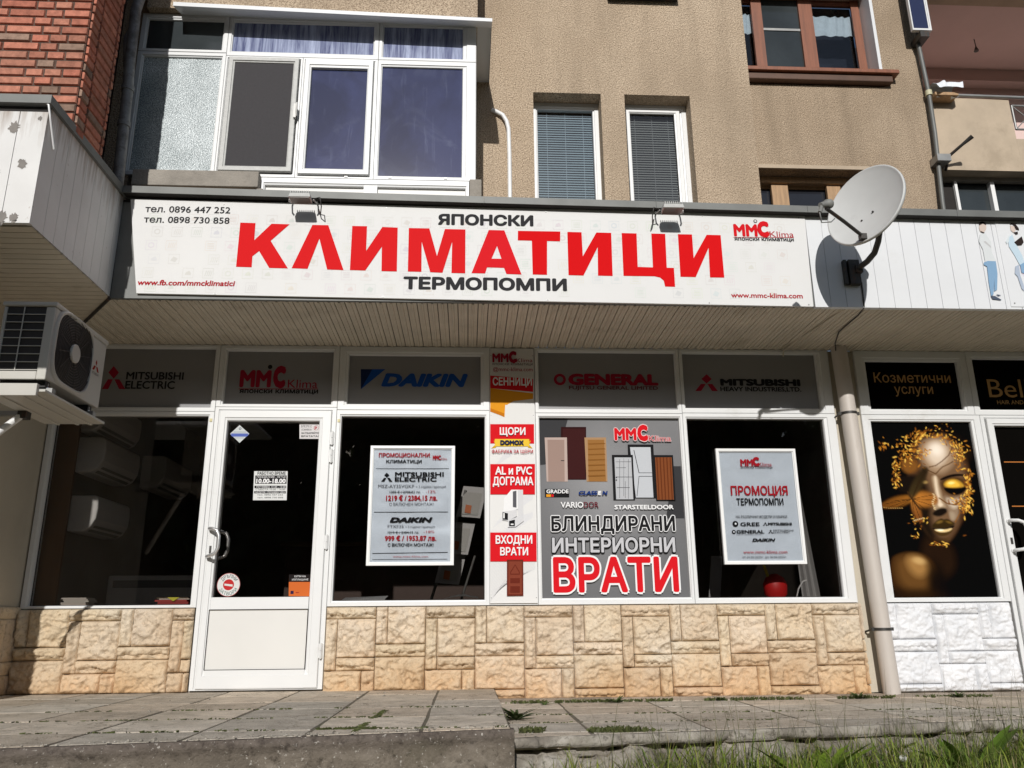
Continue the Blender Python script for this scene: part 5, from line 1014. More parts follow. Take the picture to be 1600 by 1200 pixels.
# ================================================================== SALON FRONT
sal = thing('salon_storefront', 'white framed beauty salon front with black panels right of the drainpipe', 'shop front', (4.2,0,0))
mb = MB(); mb.frame(3.2,4.195,.586,2.066,(.078,.078,.034,.054),FY,FD); mb.frame(3.2,4.16,2.068,2.618,(.098,.078,.05,.088),FY,FD); s1 = mb.build('window', MT['pvc'], sal)
pane(3.298,4.082,2.118,2.53,GY,MT['salon_film'],s1,'logo_panel'); letters(s1, [], [], [t for t in T_SAL[:2]], GY-.001)
mb = MB(); mb.frame(4.162,5.3,2.068,2.618,(.058,.06,.05,.06),FY,FD); s2 = mb.build('window', MT['pvc'], sal)
pane(4.22,5.24,2.118,2.558,GY,MT['salon_film'],s2,'logo_panel'); letters(s2, [], [], T_SAL[2:], GY-.001)
mb = MB(); mb.frame(4.197,5.12,-.03,2.066,(.04,.04,.04,.03),FY,FD); mb.frame(4.24,5.075,.02,2.034,(.062,.062,.60,.058),FY-.014,FD); sd = mb.build('door', MT['pvc'], sal)
pane(4.302,5.013,.62,1.976,GY,MT['salon_film'],sd); d_handle(4.272, FY-.014, .085, .97, 1.2, .085).build('handle', MT['pvc'], sd)
mb = MB(); mb.box(4.262,4.28,FY-.018,FY-.013,1.02,1.07); mb.build('lock', MT['dark_metal'], sd)
mb = MB(); x, z = 4.36, 1.32
for a, b in (((0,0),(.5,0)),((.5,0),(.5,.36)),((.5,.36),(0,.36)),((0,.36),(0,0))): mb.flat([(x+a[0],z+a[1]),(x+b[0]+(.008 if a[1]!=b[1] else 0),z+b[1]),(x+b[0]+(.008 if a[1]!=b[1] else 0),z+b[1]+(.008 if a[1]==b[1] else 0)),(x+a[0],z+a[1]+(.008 if a[1]==b[1] else 0))], GY-.002, (.45,.16,.04))
mb.build('sticker', MT['print'], sd)
mb = MB(); mb.box(4.3,5.02,FY-.016,FY-.012,.50,.506); mb.build('seal', MT['dark_gap'], sd)
mb = MB(); mb.box(4.2,5.2,-.03,.2,-.1,-.031); mb.build('doorstep', MT['concrete'], sal)
wp = thing('portrait_poster', 'glossy black poster of a face with golden butterfly in the salon window', 'poster', (3.7,.0,.62))
mb = MB(); mb.box(3.278,4.118,.010,.014,.62,2.012); mb.build('sheet', MT['salon_film'], wp)
import numpy as np
PX0, PX1, PZ0, PZ1 = 3.281, 4.115, .623, 2.009
def uv(x, y):            # print layout: 786 x 1200 artwork, sheared the way the sheet was traced
    v = (y-40)/1130; xl, xr = 113*v, 600+186*v
    return (x-xl)/(xr-xl), v
gu, gv = 140, 232
UU, VV = np.meshgrid(np.linspace(0,1,gu+1), np.linspace(0,1,gv+1)); IMG = np.zeros((gv+1,gu+1,3))+np.array((.004,.0035,.003))
def dab(x, y, rx, ry, c, rot=0, op=1, soft=1.6):
    """soft elliptical dab of printing ink"""
    global IMG
    u0, v0 = uv(x, y); du, dv = (UU-u0)*640, (VV-v0)*1130; t = rad(rot); p = du*cos(t)+dv*sin(t); q = -du*sin(t)+dv*cos(t)
    d = (p/(rx*.88))**2+(q/(ry*.88))**2; a = (op*np.exp(-(d**soft)*.9))[...,None]
    IMG = IMG*(1-a)+np.array(c)*a
XC, YC = None, None
VY = VV*1130+40; VX = 113*VV+UU*(600+73*VV)
def shape(pts, c, feather=6, op=1, smooth=2):
    """inked area with a feathered outline (artwork pixels)"""
    global IMG
    P = np.array(pts, float)
    for _ in range(smooth): Q = np.roll(P,-1,0); P = np.stack([P*.75+Q*.25, P*.25+Q*.75],1).reshape(-1,2)
    ins = np.zeros(VX.shape, bool); dist = np.full(VX.shape, 1e9)
    for (x0,y0), (x1,y1) in zip(P, np.roll(P,-1,0)):
        if y0 != y1: ins ^= ((y0 > VY) != (y1 > VY)) & (VX < (x1-x0)*(VY-y0)/(y1-y0)+x0)
        dx, dy = x1-x0, y1-y0; L = dx*dx+dy*dy+1e-9; t = np.clip(((VX-x0)*dx+(VY-y0)*dy)/L,0,1); dist = np.minimum(dist, np.hypot(VX-x0-t*dx, VY-y0-t*dy))
    sd = np.where(ins, dist, -dist); m_ = (np.clip(.5+sd/(2*feather),0,1)*op)[...,None]; IMG = IMG*(1-m_)+np.array(c)*m_
shape([(330,120),(420,98),(505,125),(565,200),(600,300),(614,400),(606,500),(592,600),(566,690),(530,770),(482,832),(432,852),(392,838),(340,780),(292,700),(255,600),(230,500),(222,400),(232,300),(262,200),(292,150)], (.070,.034,.016), 10)
shape([(340,140),(430,122),(505,165),(550,250),(575,360),(580,480),(570,590),(540,690),(490,780),(440,820),(400,790),(370,700),(350,560),(340,430),(310,330),(300,220)], (.17,.098,.052), 26)
shape([(225,420),(300,400),(360,470),(372,600),(360,700),(400,780),(380,840),(300,740),(240,600)], (.016,.010,.006), 26)
shape([(318,165),(400,135),(470,160),(515,235),(512,320),(450,382),(385,378),(335,330),(300,250)], (.36,.25,.16), 22); shape([(350,190),(415,165),(465,205),(470,280),(425,335),(375,320),(340,260)], (.62,.51,.40), 22); dab(405,225,45,48,(.82,.74,.64),-8,.8,1.2)
shape([(372,395),(412,395),(424,470),(444,550),(468,598),(455,636),(402,640),(384,600),(396,520),(380,450)], (.36,.26,.165), 8); shape([(388,400),(405,400),(412,480),(430,560),(440,596),(414,604),(402,520),(392,450)], (.66,.54,.40), 7)
shape([(384,628),(430,606),(474,612),(470,640),(424,668),(374,656)], (.012,.008,.006), 7); dab(428,588,20,14,(.72,.60,.45),0,.7)
shape([(428,424),(500,398),(584,416),(600,480),(548,534),(470,524),(430,474)], (.085,.042,.016), 10); shape([(446,452),(474,424),(524,418),(566,446),(580,474),(512,480),(462,476)], (.50,.28,.035), 7); shape([(462,450),(486,430),(518,428),(544,448),(552,468),(508,474),(470,470)], (.74,.46,.06), 6); dab(496,446,24,10,(.95,.78,.30),-6,.85)
shape([(444,474),(510,482),(572,476),(602,462),(572,512),(516,528),(466,506)], (.004,.003,.003), 4); shape([(424,418),(488,388),(560,382),(596,402),(558,398),(492,406),(432,432)], (.008,.005,.004), 4)
shape([(446,528),(500,546),(572,528),(584,590),(552,660),(512,694),(482,640),(456,580)], (.27,.19,.125), 14); shape([(462,540),(505,558),(552,545),(548,590),(512,620),(480,590)], (.52,.43,.33), 12); shape([(480,630),(520,640),(520,690),(490,690)], (.34,.26,.18), 9); dab(560,640,22,70,(.05,.02,.01),10,.8)
shape([(360,736),(400,690),(432,676),(446,684),(470,678),(498,696),(526,716),(452,744)], (.040,.024,.008), 4); dab(420,700,26,10,(.22,.13,.03),-18,.8); dab(480,702,24,9,(.17,.10,.02),18,.8); shape([(362,736),(450,742),(524,716),(500,744),(450,750),(390,748)], (.003,.002,.002), 3)
shape([(376,748),(450,750),(510,736),(490,776),(440,796),(396,780)], (.075,.040,.012), 5); shape([(384,746),(450,751),(506,736),(484,760),(436,768),(400,760)], (.72,.54,.27), 4); dab(425,752,26,6,(1,.92,.68),0,.95); shape([(380,800),(440,806),(490,790),(470,840),(430,852),(394,836)], (.10,.052,.02), 12)
shape([(180,290),(260,280),(300,330),(270,380),(200,380)], (.20,.085,.02), 14); shape([(150,400),(300,390),(320,500),(230,520),(160,500)], (.012,.008,.006), 14)
dab(330,440,22,12,(.42,.28,.10),0,.9)
shape([(330,780),(480,830),(520,900),(520,1010),(420,1080),(300,960),(300,860)], (.022,.011,.006), 30)
shape([(95,930),(160,900),(240,888),(320,900),(380,950),(412,1020),(418,1100),(396,1175),(112,1175)], (.045,.019,.006), 9); shape([(130,940),(200,910),(290,915),(350,965),(375,1040),(350,1120),(240,1150),(150,1080)], (.13,.062,.018), 34); shape([(200,920),(280,915),(335,960),(345,1020),(280,1050),(220,1000)], (.33,.18,.06), 28); dab(285,945,46,26,(.55,.36,.15),14,.8); dab(400,1090,70,150,(.007,.005,.004),0,.95); dab(260,1170,190,60,(.02,.010,.004),0,.85); dab(130,1150,60,50,(.02,.01,.005),0,.7)
dab(360,105,110,34,(.008,.006,.005),-14,.9); dab(520,140,80,44,(.008,.006,.005),34,.9); dab(590,250,40,70,(.02,.011,.006),10,.7)
rs = np.random.RandomState(4)
def flecks(n, x, y, sx, sy, l0=9, l1=34, rot=None):
    for _ in range(n):
        k = rs.rand(); c = (.80,.50,.10) if k < .3 else ((.45,.19,.025) if k < .72 else (.20,.07,.012))
        l = rs.uniform(l0,l1); dab(x+sx*rs.randn(), y+sy*rs.randn(), l*.5, max(3.4,l*.16), c, rs.uniform(0,180) if rot is None else rot+22*rs.randn(), .95, 2.5)
flecks(130,240,240,46,48); flecks(26,300,120,30,22,14,44,-55); flecks(34,160,330,18,44); flecks(16,90,190,24,22,12,30,60); flecks(30,155,450,12,42); flecks(80,545,260,26,42); flecks(20,505,200,12,20,10,30,70)
flecks(100,600,470,17,75); flecks(60,585,590,26,40); flecks(22,530,570,30,16); flecks(18,430,838,46,8,10,30,5); flecks(20,265,740,16,60,8,20); flecks(10,430,60,60,14,10,22); flecks(34,370,120,46,18,14,40,-30); flecks(26,470,150,34,22,10,30); flecks(18,330,250,22,40,10,26); flecks(20,300,690,28,14,8,22)
def ink_line(pts, w_, c, op=.9):
    for (x0,y0), (x1,y1) in zip(pts, pts[1:]):
        n_ = max(2,int(math.hypot(x1-x0,y1-y0)/4))
        for i in range(n_): dab(lerp(x0,x1,i/n_), lerp(y0,y1,i/n_), w_, w_, c, 0, op, 2)
ink_line([(360,340),(400,330),(440,300),(480,260),(505,200)], 4, (.10,.045,.015)); ink_line([(350,360),(400,385),(440,340),(480,320),(510,300)], 4, (.09,.04,.012)); ink_line([(420,545),(470,580),(520,590),(560,560)], 5, (.16,.07,.02)); ink_line([(520,700),(550,640),(540,600)], 4, (.25,.10,.02))
# the butterfly across the left cheek
def wing(cx, cy, tip, wid, c0, c1, n_=9):
    tx, ty = tip
    for i in range(n_):
        t = (i+.5)/n_; dab(lerp(cx,tx,t), lerp(cy,ty,t), wid*(.35+.65*sin(pi*min(1,.15+t*.75)))*.62, math.hypot(tx-cx,ty-cy)/n_*1.25, tuple(lerp(p,q,t) for p, q in zip(c0,c1)), math.degrees(math.atan2(ty-cy,tx-cx))-90, .9, 2.2)
wing(245,545,(70,595),62,(.30,.12,.02),(.16,.06,.012)); wing(250,550,(405,555),95,(.50,.20,.035),(.30,.12,.025)); wing(245,535,(340,350),62,(.06,.04,.015),(.022,.014,.007)); wing(258,575,(300,690),50,(.34,.14,.03),(.18,.06,.015))
for tip in ((75,585),(90,610),(140,620),(400,520),(410,560),(395,600),(340,625),(335,365),(300,420),(300,680),(270,690),(120,565)): ink_line([(250,550),tip], 2.6, (.03,.014,.006), .8)
for k in range(9): dab(385+6*sin(k), 520+12*k, 9, 3.5, (.80,.62,.34), 20, .9, 2); dab(75+14*k, 606+1.5*k-.4*k*k*.3, 5, 3, (.55,.35,.12), 0, .8, 2)
for k in range(6): dab(262+11*k, 690-3*k, 5, 5, (.70,.52,.28), 0, .9, 2)
ink_line([(225,505),(250,550),(300,620)], 6, (.05,.025,.01))
IMG = np.clip(1.12*np.clip(IMG,0,1)**1.1,.003,.9)
mb = MB(); vs = [(lerp(PX0,PX1,float(u)), .0085, lerp(PZ1,PZ0,float(v))) for v in np.linspace(0,1,gv+1) for u in np.linspace(0,1,gu+1)]
fs, cs = [], []; F_img = [[tuple(float(q) for q in IMG[j,i]) for i in range(gu+1)] for j in range(gv+1)]
for j in range(gv):
    for i in range(gu): fs.append((j*(gu+1)+i,(j+1)*(gu+1)+i,(j+1)*(gu+1)+i+1,j*(gu+1)+i+1)); cs.append((F_img[j][i],F_img[j+1][i],F_img[j+1][i+1],F_img[j][i+1]))
mb.v = vs; mb.f = fs; mb.c = cs; mb.sm = [False]*len(fs); mb.build('picture', MT['gloss_print'], wp)
fb = thing('fashion_banner', 'white banner with two young people in jeans, at the right end of the canopy', 'banner', (4.2,-1.02,2.62))
mb = MB(); mb.box(3.92,7,-1.0165,-1.0125,2.628,3.318); mb.build('sheet', MT['white_sheet'], fb)
mb = MB(); y = -1.0168
for col, pts in FIG: mb.flat([tuple(p) for p in pts], y, RGB[col]); y -= .0004
mb.ring(4.13, 2.92, .075, .09, -1.0169, (.66,.62,.70), 24)
mb.build('picture', MT['print'], fb)
mb = MB()
for k in range(9): mb.tube([(3.95+.08*k,-1.016,2.655),(3.95+.08*k,-1.019,2.655)], .006, 8); mb.tube([(3.95+.13*k,-1.016,3.295),(3.95+.13*k,-1.019,3.295)], .006, 8)
mb.build('rivet', MT['metal'], fb)
# ================================================================== THINGS ON THE FACADE
def floodlight(name, lab, cx, zt, tilt):
    t = thing(name, lab, 'floodlight', (cx,-1.1,zt), 'floodlights above the shop sign')
    b = MB(); P = [(-.076,-.055),(.076,-.055),(.076,.035),(.054,.06),(-.054,.06),(-.076,.035)]
    n = len(P); lo = [(cx+p[0],-1.165+p[1],zt+.0) for p in P]; hi = [(cx+p[0]*.9,-1.165+p[1]*.9,zt+.034) for p in P]
    b.add(lo+hi, [tuple(range(n)), tuple(range(2*n-1,n-1,-1))]+[(i,i+n,(i+1)%n+n,(i+1)%n) for i in range(n)]); b.build('body', MT['lamp_grey'], t, bevel=.004)
    f = MB()
    for k in range(9): x = cx-.060+.015*k; f.box(x-.0025,x+.0025,-1.215,-1.12,zt+.034,zt+.05)
    f.build('fins', MT['lamp_grey'], t)
    g = MB(); g.box(cx-.066,cx+.066,-1.214,-1.12,zt-.003,zt-.0005); g.build('glass', simple('lamp_glass', (.12,.095,.075), .3), t)
    u = MB(); u.tube([(cx-.083,-1.14,zt+.02),(cx-.092,-1.11,zt+.02),(cx-.092,-1.05,zt+.045),(cx-.07,-1.0,zt+.10)], .006, 6); u.tube([(cx+.083,-1.14,zt+.02),(cx+.092,-1.11,zt+.02),(cx+.092,-1.05,zt+.045),(cx+.07,-1.0,zt+.10)], .006, 6)
    u.build('bracket', MT['metal'], t)
    c = MB(); c.tube([(cx+tilt*.09,-1.14,zt+.03),(cx+tilt*.13,-1.16,zt+.03),(cx+tilt*.14,-1.14,zt-.03),(cx+tilt*.12,-1.05,zt-.05),(cx+tilt*.10,-1.02,zt+.01)], .004, 6); c.build('cable', MT['dark_metal'], t)
floodlight('floodlight', 'small white floodlight above the red letters at the left of the shop sign', -1.18, 3.30, 1)
floodlight('floodlight', 'small white floodlight above the last red letters at the right of the shop sign', 1.44, 3.268, -1)
# satellite dish
DC = Vector((2.632,-1.57,3.122)); DN = Vector((-.829,-.513,.234)).normalized()
T1 = DN.cross(Vector((0,0,1))).normalized(); T2 = T1.cross(DN).normalized()
if T2.z < 0: T2 = -T2
ds = thing('satellite_dish', 'grey satellite dish on a bent arm in front of the white canopy', 'satellite dish', tuple(DC))
def dpt(u, v, w_): return tuple(DC+T1*u+T2*v+DN*w_)
R = .272; mb = MB(); n, K = 48, 10; vs = [dpt(0,0,-.055)]
prof = [(R*k/K, -.055+.055*(k/K)**2) for k in range(1,K+1)]+[(R+.006,.004),(R+.011,.0),(R+.011,-.018),(R+.002,-.022)]+[(R*k/K, -.063+.055*(k/K)**2) for k in range(K-1,0,-1)]
for r_, w_ in prof: vs += [dpt(r_*cos(2*pi*i/n), 1.06*r_*sin(2*pi*i/n), w_) for i in range(n)]
vs.append(dpt(0,0,-.063)); fs = [(0,1+i,1+(i+1)%n) for i in range(n)]
for k in range(len(prof)-1):
    a, b = 1+k*n, 1+(k+1)*n; fs += [(a+i,b+i,b+(i+1)%n,a+(i+1)%n) for i in range(n)]
a = 1+(len(prof)-1)*n; fs += [(a+i,len(vs)-1,a+(i+1)%n) for i in range(n)]
mb.add(vs, fs, None, True); mb.build('reflector', MT['dish'], ds)
LN = Vector((2.225,-1.84,2.948)); foot = Vector(dpt(.0,-.262,.015))
mb = MB(); mb.tube([tuple(foot),tuple(lerp(foot,LN,.5)+Vector((0,0,.004))),tuple(lerp(foot,LN,.96))], .012, 8); mb.box(foot.x-.02,foot.x+.02,foot.y-.02,foot.y+.02,foot.z-.025,foot.z+.012); mb.build('arm', MT['dark_metal'], ds)
md = (Vector(dpt(0,.02,0))-LN).normalized()
mb = MB(); mb.tube([tuple(LN+Vector((0,0,.02))-md*.05),tuple(LN+Vector((0,0,.02))-md*.01),tuple(LN+Vector((0,0,.02))+md*.025),tuple(LN+Vector((0,0,.02))+md*.03),tuple(LN+Vector((0,0,.02))+md*.065)], [.016,.020,.021,.031,.031], 14)
mb.tube([tuple(LN+Vector((0,0,.015))-md*.035),tuple(LN+Vector((0,0,-.015))-md*.055),tuple(LN+Vector((0,0,-.03))-md*.07)], .012, 8); mb.build('receiver', simple('lnb', (.20,.20,.185), .5), ds)
mb = MB(); mb.tube([tuple(LN-md*.07+Vector((0,0,-.03))),tuple(LN-md*.06+Vector((0,0,-.10))),tuple(LN+Vector((.03,0,-.10))),tuple(LN+Vector((.07,.03,-.06)))], .004, 6); mb.build('receiver_cable', MT['metal'], ds)
mb = MB(); back = Vector(dpt(0,-.02,-.07)); P = [tuple(back), (2.835,-1.36,3.06),(2.853,-1.28,3.0),(2.853,-1.21,2.945),(2.835,-1.13,2.915),(2.80,-1.04,2.895)]
Q = []
for i in range(len(P)-1):
    for t in (0,.25,.5,.75): Q.append(tuple(lerp(P[i][k],P[i+1][k],t) for k in range(3)))
mb.tube(Q+[P[-1]], .021, 12); mb.build('mast', MT['dark_metal'], ds)
mb = MB(); mb.box(2.735,2.815,-1.055,-1.0135,2.775,2.965); mb.box(2.70,2.722,-1.05,-1.0135,2.775,2.965); mb.box(2.722,2.735,-1.022,-1.0135,2.775,2.965); mb.box(2.78,2.83,-1.07,-1.0135,2.86,2.92); mb.build('wall_plate', MT['dark_metal'], ds, bevel=.003)
mb = MB()
for u, v in ((-.03,-.045),(.05,-.08),(-.06,-.125)): c0, c1 = dpt(u,v,-.052), dpt(u,v,-.044); mb.tube([c0,c1], .007, 8)
mb.build('bolt', MT['dark_metal'], ds)
t = MB(); t.tube([(2.83,-1.02,2.80),(2.828,-1.018,2.66),(2.83,-1.01,2.612),(2.86,-.85,2.612),(2.87,-.5,2.61),(2.95,-.25,2.606),(3.0,-.14,2.58),(3.06,-.05,2.56)], .005, 6)
tag(t.build('dish_cable', MT['dark_metal'], loc=(2.83,-1.02,2.8)), 'thin dark cable from the satellite dish plate over the canopy underside', 'cable')
t = MB(); t.tube([(2.70,-.965,2.612),(2.66,-.6,2.612),(2.62,-.3,2.61),(2.60,-.05,2.605),(2.60,-.032,2.56)], .006, 6)
tag(t.build('soffit_cable', MT['soffit'], loc=(2.7,-.96,2.61)), 'pale cable running under the canopy to the corner of the right display window', 'cable')
# drainpipes
dpip = thing('drainpipe', 'beige drainpipe standing between the shop front and the white stone base', 'drainpipe', (3.115,-.1,-.06))
mb = MB(); top, bot = Vector((3.045,-.1,2.62)), Vector((3.120,-.1,-.066)); mb.tube([tuple(lerp(top,bot,t_)) for t_ in (0,.2,.4,.6,.8,1)], .062, 24); mb.build('pipe', MT['pipe'], dpip)
for t_ in (.21,.83):
    p = lerp(top,bot,t_); mb = MB(); mb.tube([(p.x,p.y,p.z-.010),(p.x,p.y,p.z+.010)], .066, 24); mb.box(p.x-.085,p.x-.06,-.11,-.09,p.z-.012,p.z+.012); mb.box(p.x+.06,p.x+.085,-.11,-.09,p.z-.012,p.z+.012); mb.tube([(p.x-.075,-.1,p.z),(p.x-.09,.0,p.z-.02)], .007, 6); mb.build('clamp', MT['dark_metal'], dpip)
p1 = thing('drainpipe', 'old grey drainpipe beside the dark brick corner on the left', 'drainpipe', (-2.49,-1.05,3.44))
mb = MB(); P = [(-2.49,-1.05,3.44),(-2.507,-1.05,3.9),(-2.515,-1.05,4.2),(-2.53,-1.05,4.5),(-2.545,-1.04,4.95),(-2.54,-.98,5.2),(-2.52,-.9,5.6)]
mb.tube(P, .038, 14); mb.build('pipe', MT['old_pipe'], p1)
for z, x in ((3.95,-2.508),(4.25,-2.517)): mb = MB(); mb.tube([(x,-1.05,z-.02),(x,-1.05,z+.02)], .045, 14); mb.build('collar', MT['old_pipe'], p1)
mb = MB(); mb.tube([(-2.56,-1.03,4.45),(-2.575,-1.03,4.7),(-2.565,-1.03,4.78)], [.02,.035,.02], 10); mb.build('swollen_joint', MT['old_pipe'], p1)
p2 = MB(); p2.tube([(.19,-.02,4.86),(.237,-.03,4.833),(.285,-.035,4.80),(.318,-.035,4.74),(.336,-.035,4.66),(.342,-.035,4.4),(.344,-.035,3.4)], .019, 12)
tag(p2.build('conduit', MT['poster_frame'], loc=(.344,-.035,3.4)), 'thin white pipe curving out of the wall beside the glazed balcony', 'pipe')
p3 = thing('drainpipe', 'thin grey downpipe down the right corner of the stucco wall', 'drainpipe', (4.97,1.13,3.4))
mb = MB(); mb.tube([(4.95,1.13,3.35),(4.96,1.13,4.65),(5.01,1.13,5.5),(5.02,1.13,6.0),(5.0,1.13,6.6),(4.99,1.13,7.6)], .024, 12); mb.build('pipe', MT['flash'], p3)
mb = MB(); mb.tube([(5.02,1.13,5.97),(5.02,1.13,6.03)], .036, 10); mb.build('collar', simple('yellowed', (.55,.52,.35), .6), p3)
mb = MB(); mb.box(4.94,5.09,1.05,1.2,5.12,5.2); mb.build('bracket', MT['metal'], p3)
hk = MB(); hk.tube([(5.10,1.19,5.08),(5.09,1.12,5.15),(5.10,1.08,5.20),(5.19,.98,5.27),(5.26,.9,5.32)], [.014,.014,.016,.016,.024], 8)
tag(hk.build('wall_hook', MT['dark_metal'], loc=(5.1,1.19,5.08)), 'dark bent iron hook on the wall beside the right downpipe', 'hook')
cl = MB(); rnd = random.Random(3); n, k_ = 14, 6; vs = []
for j in range(k_+1):
    for i in range(n+1):
        a = pi*1.7*j/k_-.4; x = lerp(5.05,5.33,i/n); r_ = .075+.035*noise.noise((x*16,a*1.4,2))
        vs.append((x, 1.10+r_*1.5*cos(a)*-1, 6.02+r_*sin(a)*1.2+.03*noise.noise((x*9,3,a))))
cl.add(vs, [(j*(n+1)+i,j*(n+1)+i+1,(j+1)*(n+1)+i+1,(j+1)*(n+1)+i) for j in range(k_) for i in range(n)], None, True)
tag(cl.build('rolled_cloth', MT['cloth'], loc=(5.05,1.1,5.97)), 'bundle of white cloth hung over the balcony rail', 'cloth')
cb_ = MB(); cb_.box(5.04,5.30,1.05,1.195,5.93,5.965); tag(cb_.build('rail_bracket', MT['light_wood'], loc=(5.04,1.1,5.93)), 'small ledge under the bundle of white cloth', 'ledge')
# outdoor air conditioner
ac = thing('air_conditioner', 'outdoor air conditioning unit with round fan grille on the left side wall', 'air conditioner', (-2.48,-1.55,1.77))
AX0,AX1,AY0,AY1,AZ0,AZ1 = -2.63,-2.345,-1.885,-1.20,1.775,2.235
mb = MB(); mb.box(AX0,AX1-.0,AY0+.012,AY1,AZ0+.01,AZ1-.03); mb.box(AX1-.052,AX1,AY0,AY0+.012,AZ0,AZ1-.03); mb.box(AX0,AX0+.02,AY0,AY0+.012,AZ0,AZ1-.03); mb.box(AX0+.02,AX1-.052,AY0,AY0+.012,AZ0,AZ0+.05)
mb.build('casing', MT['ac_white'], ac, bevel=.010)
mb = MB(); mb.box(AX0-.008,AX1+.008,AY0-.008,AY1+.008,AZ1-.028,AZ1); mb.build('top_cover', MT['ac_white'], ac, bevel=.008)
mb = MB(); mb.box(AX0+.021,AX1-.053,AY0+.006,AY0+.0115,AZ0+.051,AZ1-.03); mb.build('coil', MT['ac_dark'], ac)
mb = MB()
for k in range(8): z = AZ0+.055+.047*k; mb.tube([(AX0+.015,AY0+.001,z),(AX1-.05,AY0+.001,z)], .0028, 6)
for x in (AX0+.115,): mb.tube([(x,AY0-.001,AZ0+.05),(x,AY0-.001,AZ1-.03)], .0035, 6)
mb.build('side_grille', MT['ac_white'], ac)
cy, cz = -1.62, 2.012; hw, hh = .225, .205
def rr(sy, sz, n=40, p=3.6): return [(cy+sy*abs(cos(t))**(2/p)*(1 if cos(t) >= 0 else -1), cz+sz*abs(sin(t))**(2/p)*(1 if sin(t) >= 0 else -1)) for t in [2*pi*k/n for k in range(n)]]
mb = MB(); O, I_ = rr(hw+.022,hh+.022), rr(hw,hh); n = len(O)
V = [(AX1+.001,a,b) for a,b in O]+[(AX1+.014,a*.0+lerp(a,cy,.04),lerp(b,cz,.04)) for a,b in O]+[(AX1+.012,a,b) for a,b in I_]+[(AX1+.002,a,b) for a,b in I_]
mb.add(V, [(k*n+i,k*n+(i+1)%n,(k+1)*n+(i+1)%n,(k+1)*n+i) for k in range(3) for i in range(n)], None, True); mb.build('fan_rim', MT['ac_white'], ac)
mb = MB(); mb.add([(AX1+.002,a,b) for a,b in I_], [tuple(range(n))]); mb.build('fan_opening', MT['ac_dark'], ac)
mb = MB()
for r_ in [.03+.016*k for k in range(16)]:
    pts = [(AX1+.009,cy+r_*cos(2*pi*k/40),cz+r_*sin(2*pi*k/40)) for k in range(41)]
    pts = [p for p in pts if abs((p[1]-cy)/hw)**3.6+abs((p[2]-cz)/hh)**3.6 < 1]
    seg = []
    for p in pts:
        if seg and (Vector(p)-Vector(seg[-1])).length > r_*.3: 
            if len(seg) > 1: mb.tube(seg, .0022, 4)
            seg = []
        seg.append(p)
    if len(seg) > 1: mb.tube(seg, .0022, 4)
for k in range(12):
    a = 2*pi*k/12; mb.tube([(AX1+.011,cy+.04*cos(a),cz+.04*sin(a)),(AX1+.011,cy+.19*cos(a+.2),cz+.19*sin(a+.2))], .002, 4)
mb.build('fan_guard', MT['ac_grille'], ac)
mb = MB(); mb.tube([(AX1+.008,cy,cz),(AX1+.018,cy,cz),(AX1+.021,cy,cz)], [.056,.056,.048], 24); mb.build('fan_hub', MT['ac_white'], ac)
mb = MB()
for pts in (((-1.313,2.075),(-1.302,2.055),(-1.313,2.032),(-1.324,2.055)),((-1.315,2.030),(-1.335,2.0),(-1.36,2.0),(-1.338,2.03)),((-1.311,2.030),(-1.291,2.0),(-1.266,2.0),(-1.288,2.03))): mb.add([(AX1+.0015,a,b) for a,b in pts], [(0,1,2,3)], (.30,.03,.02))
vs_, fs_ = _jobs[text_key('MITSUBISHI', 0)]; wd = max(v[0] for v in vs_)
mb.add([(AX1+.0015,-1.365+.10*v[0]/wd,1.975+.016*v[1]/CAP) for v in vs_], fs_, (.06,.05,.05)); mb.build('badge', MT['print'], ac)
each('foot', MT['ac_dark'], ac, (AX0+.02,AX1-.02,AY0+.05,AY0+.10,AZ0-.03,AZ0+.009), (AX0+.02,AX1-.02,AY1-.10,AY1-.05,AZ0-.03,AZ0+.009))
tr = thing('drip_tray', 'beige sheet tray on brackets under the outdoor air conditioner', 'bracket', (-2.5,-1.5,1.70))
mb = MB(); mb.box(-2.70,-2.325,-1.90,-1.13,1.700,1.715); mb.box(-2.70,-2.36,-1.925,-1.90,1.672,1.742); mb.box(-2.62,-2.60,-1.90,-1.13,1.692,1.6995); mb.box(-2.50,-2.48,-1.90,-1.13,1.692,1.6995); mb.box(-2.42,-2.40,-1.90,-1.13,1.692,1.6995); mb.build('tray', MT['ac_white'], tr, bevel=.003)
for y in (-1.80,-1.28):
    mb = MB(); mb.box(-3.25,-2.33,y-.02,y+.02,1.716,1.744); mb.build('rail', MT['metal'], tr)
    mb = MB(); mb.tube([(-2.37,y,1.70),(-2.37,y,1.775)], .006, 8); mb.tube([(-2.37,y,1.744),(-2.37,y,1.752)], .013, 6); mb.build('bolt', MT['chrome'], tr)
mb = MB(); mb.box(-2.685,-2.635,-1.48,-1.42,1.655,1.699); mb.build('strut_hinge', MT['dark_metal'], tr)
mb = MB(); mb.tube([(-2.66,-1.45,1.690),(-2.86,-1.588,1.413),(-3.055,-1.722,1.136),(-3.066,-1.730,1.121)], [.021,.021,.021,.012], 12); mb.build('strut', MT['poster_frame'], tr)
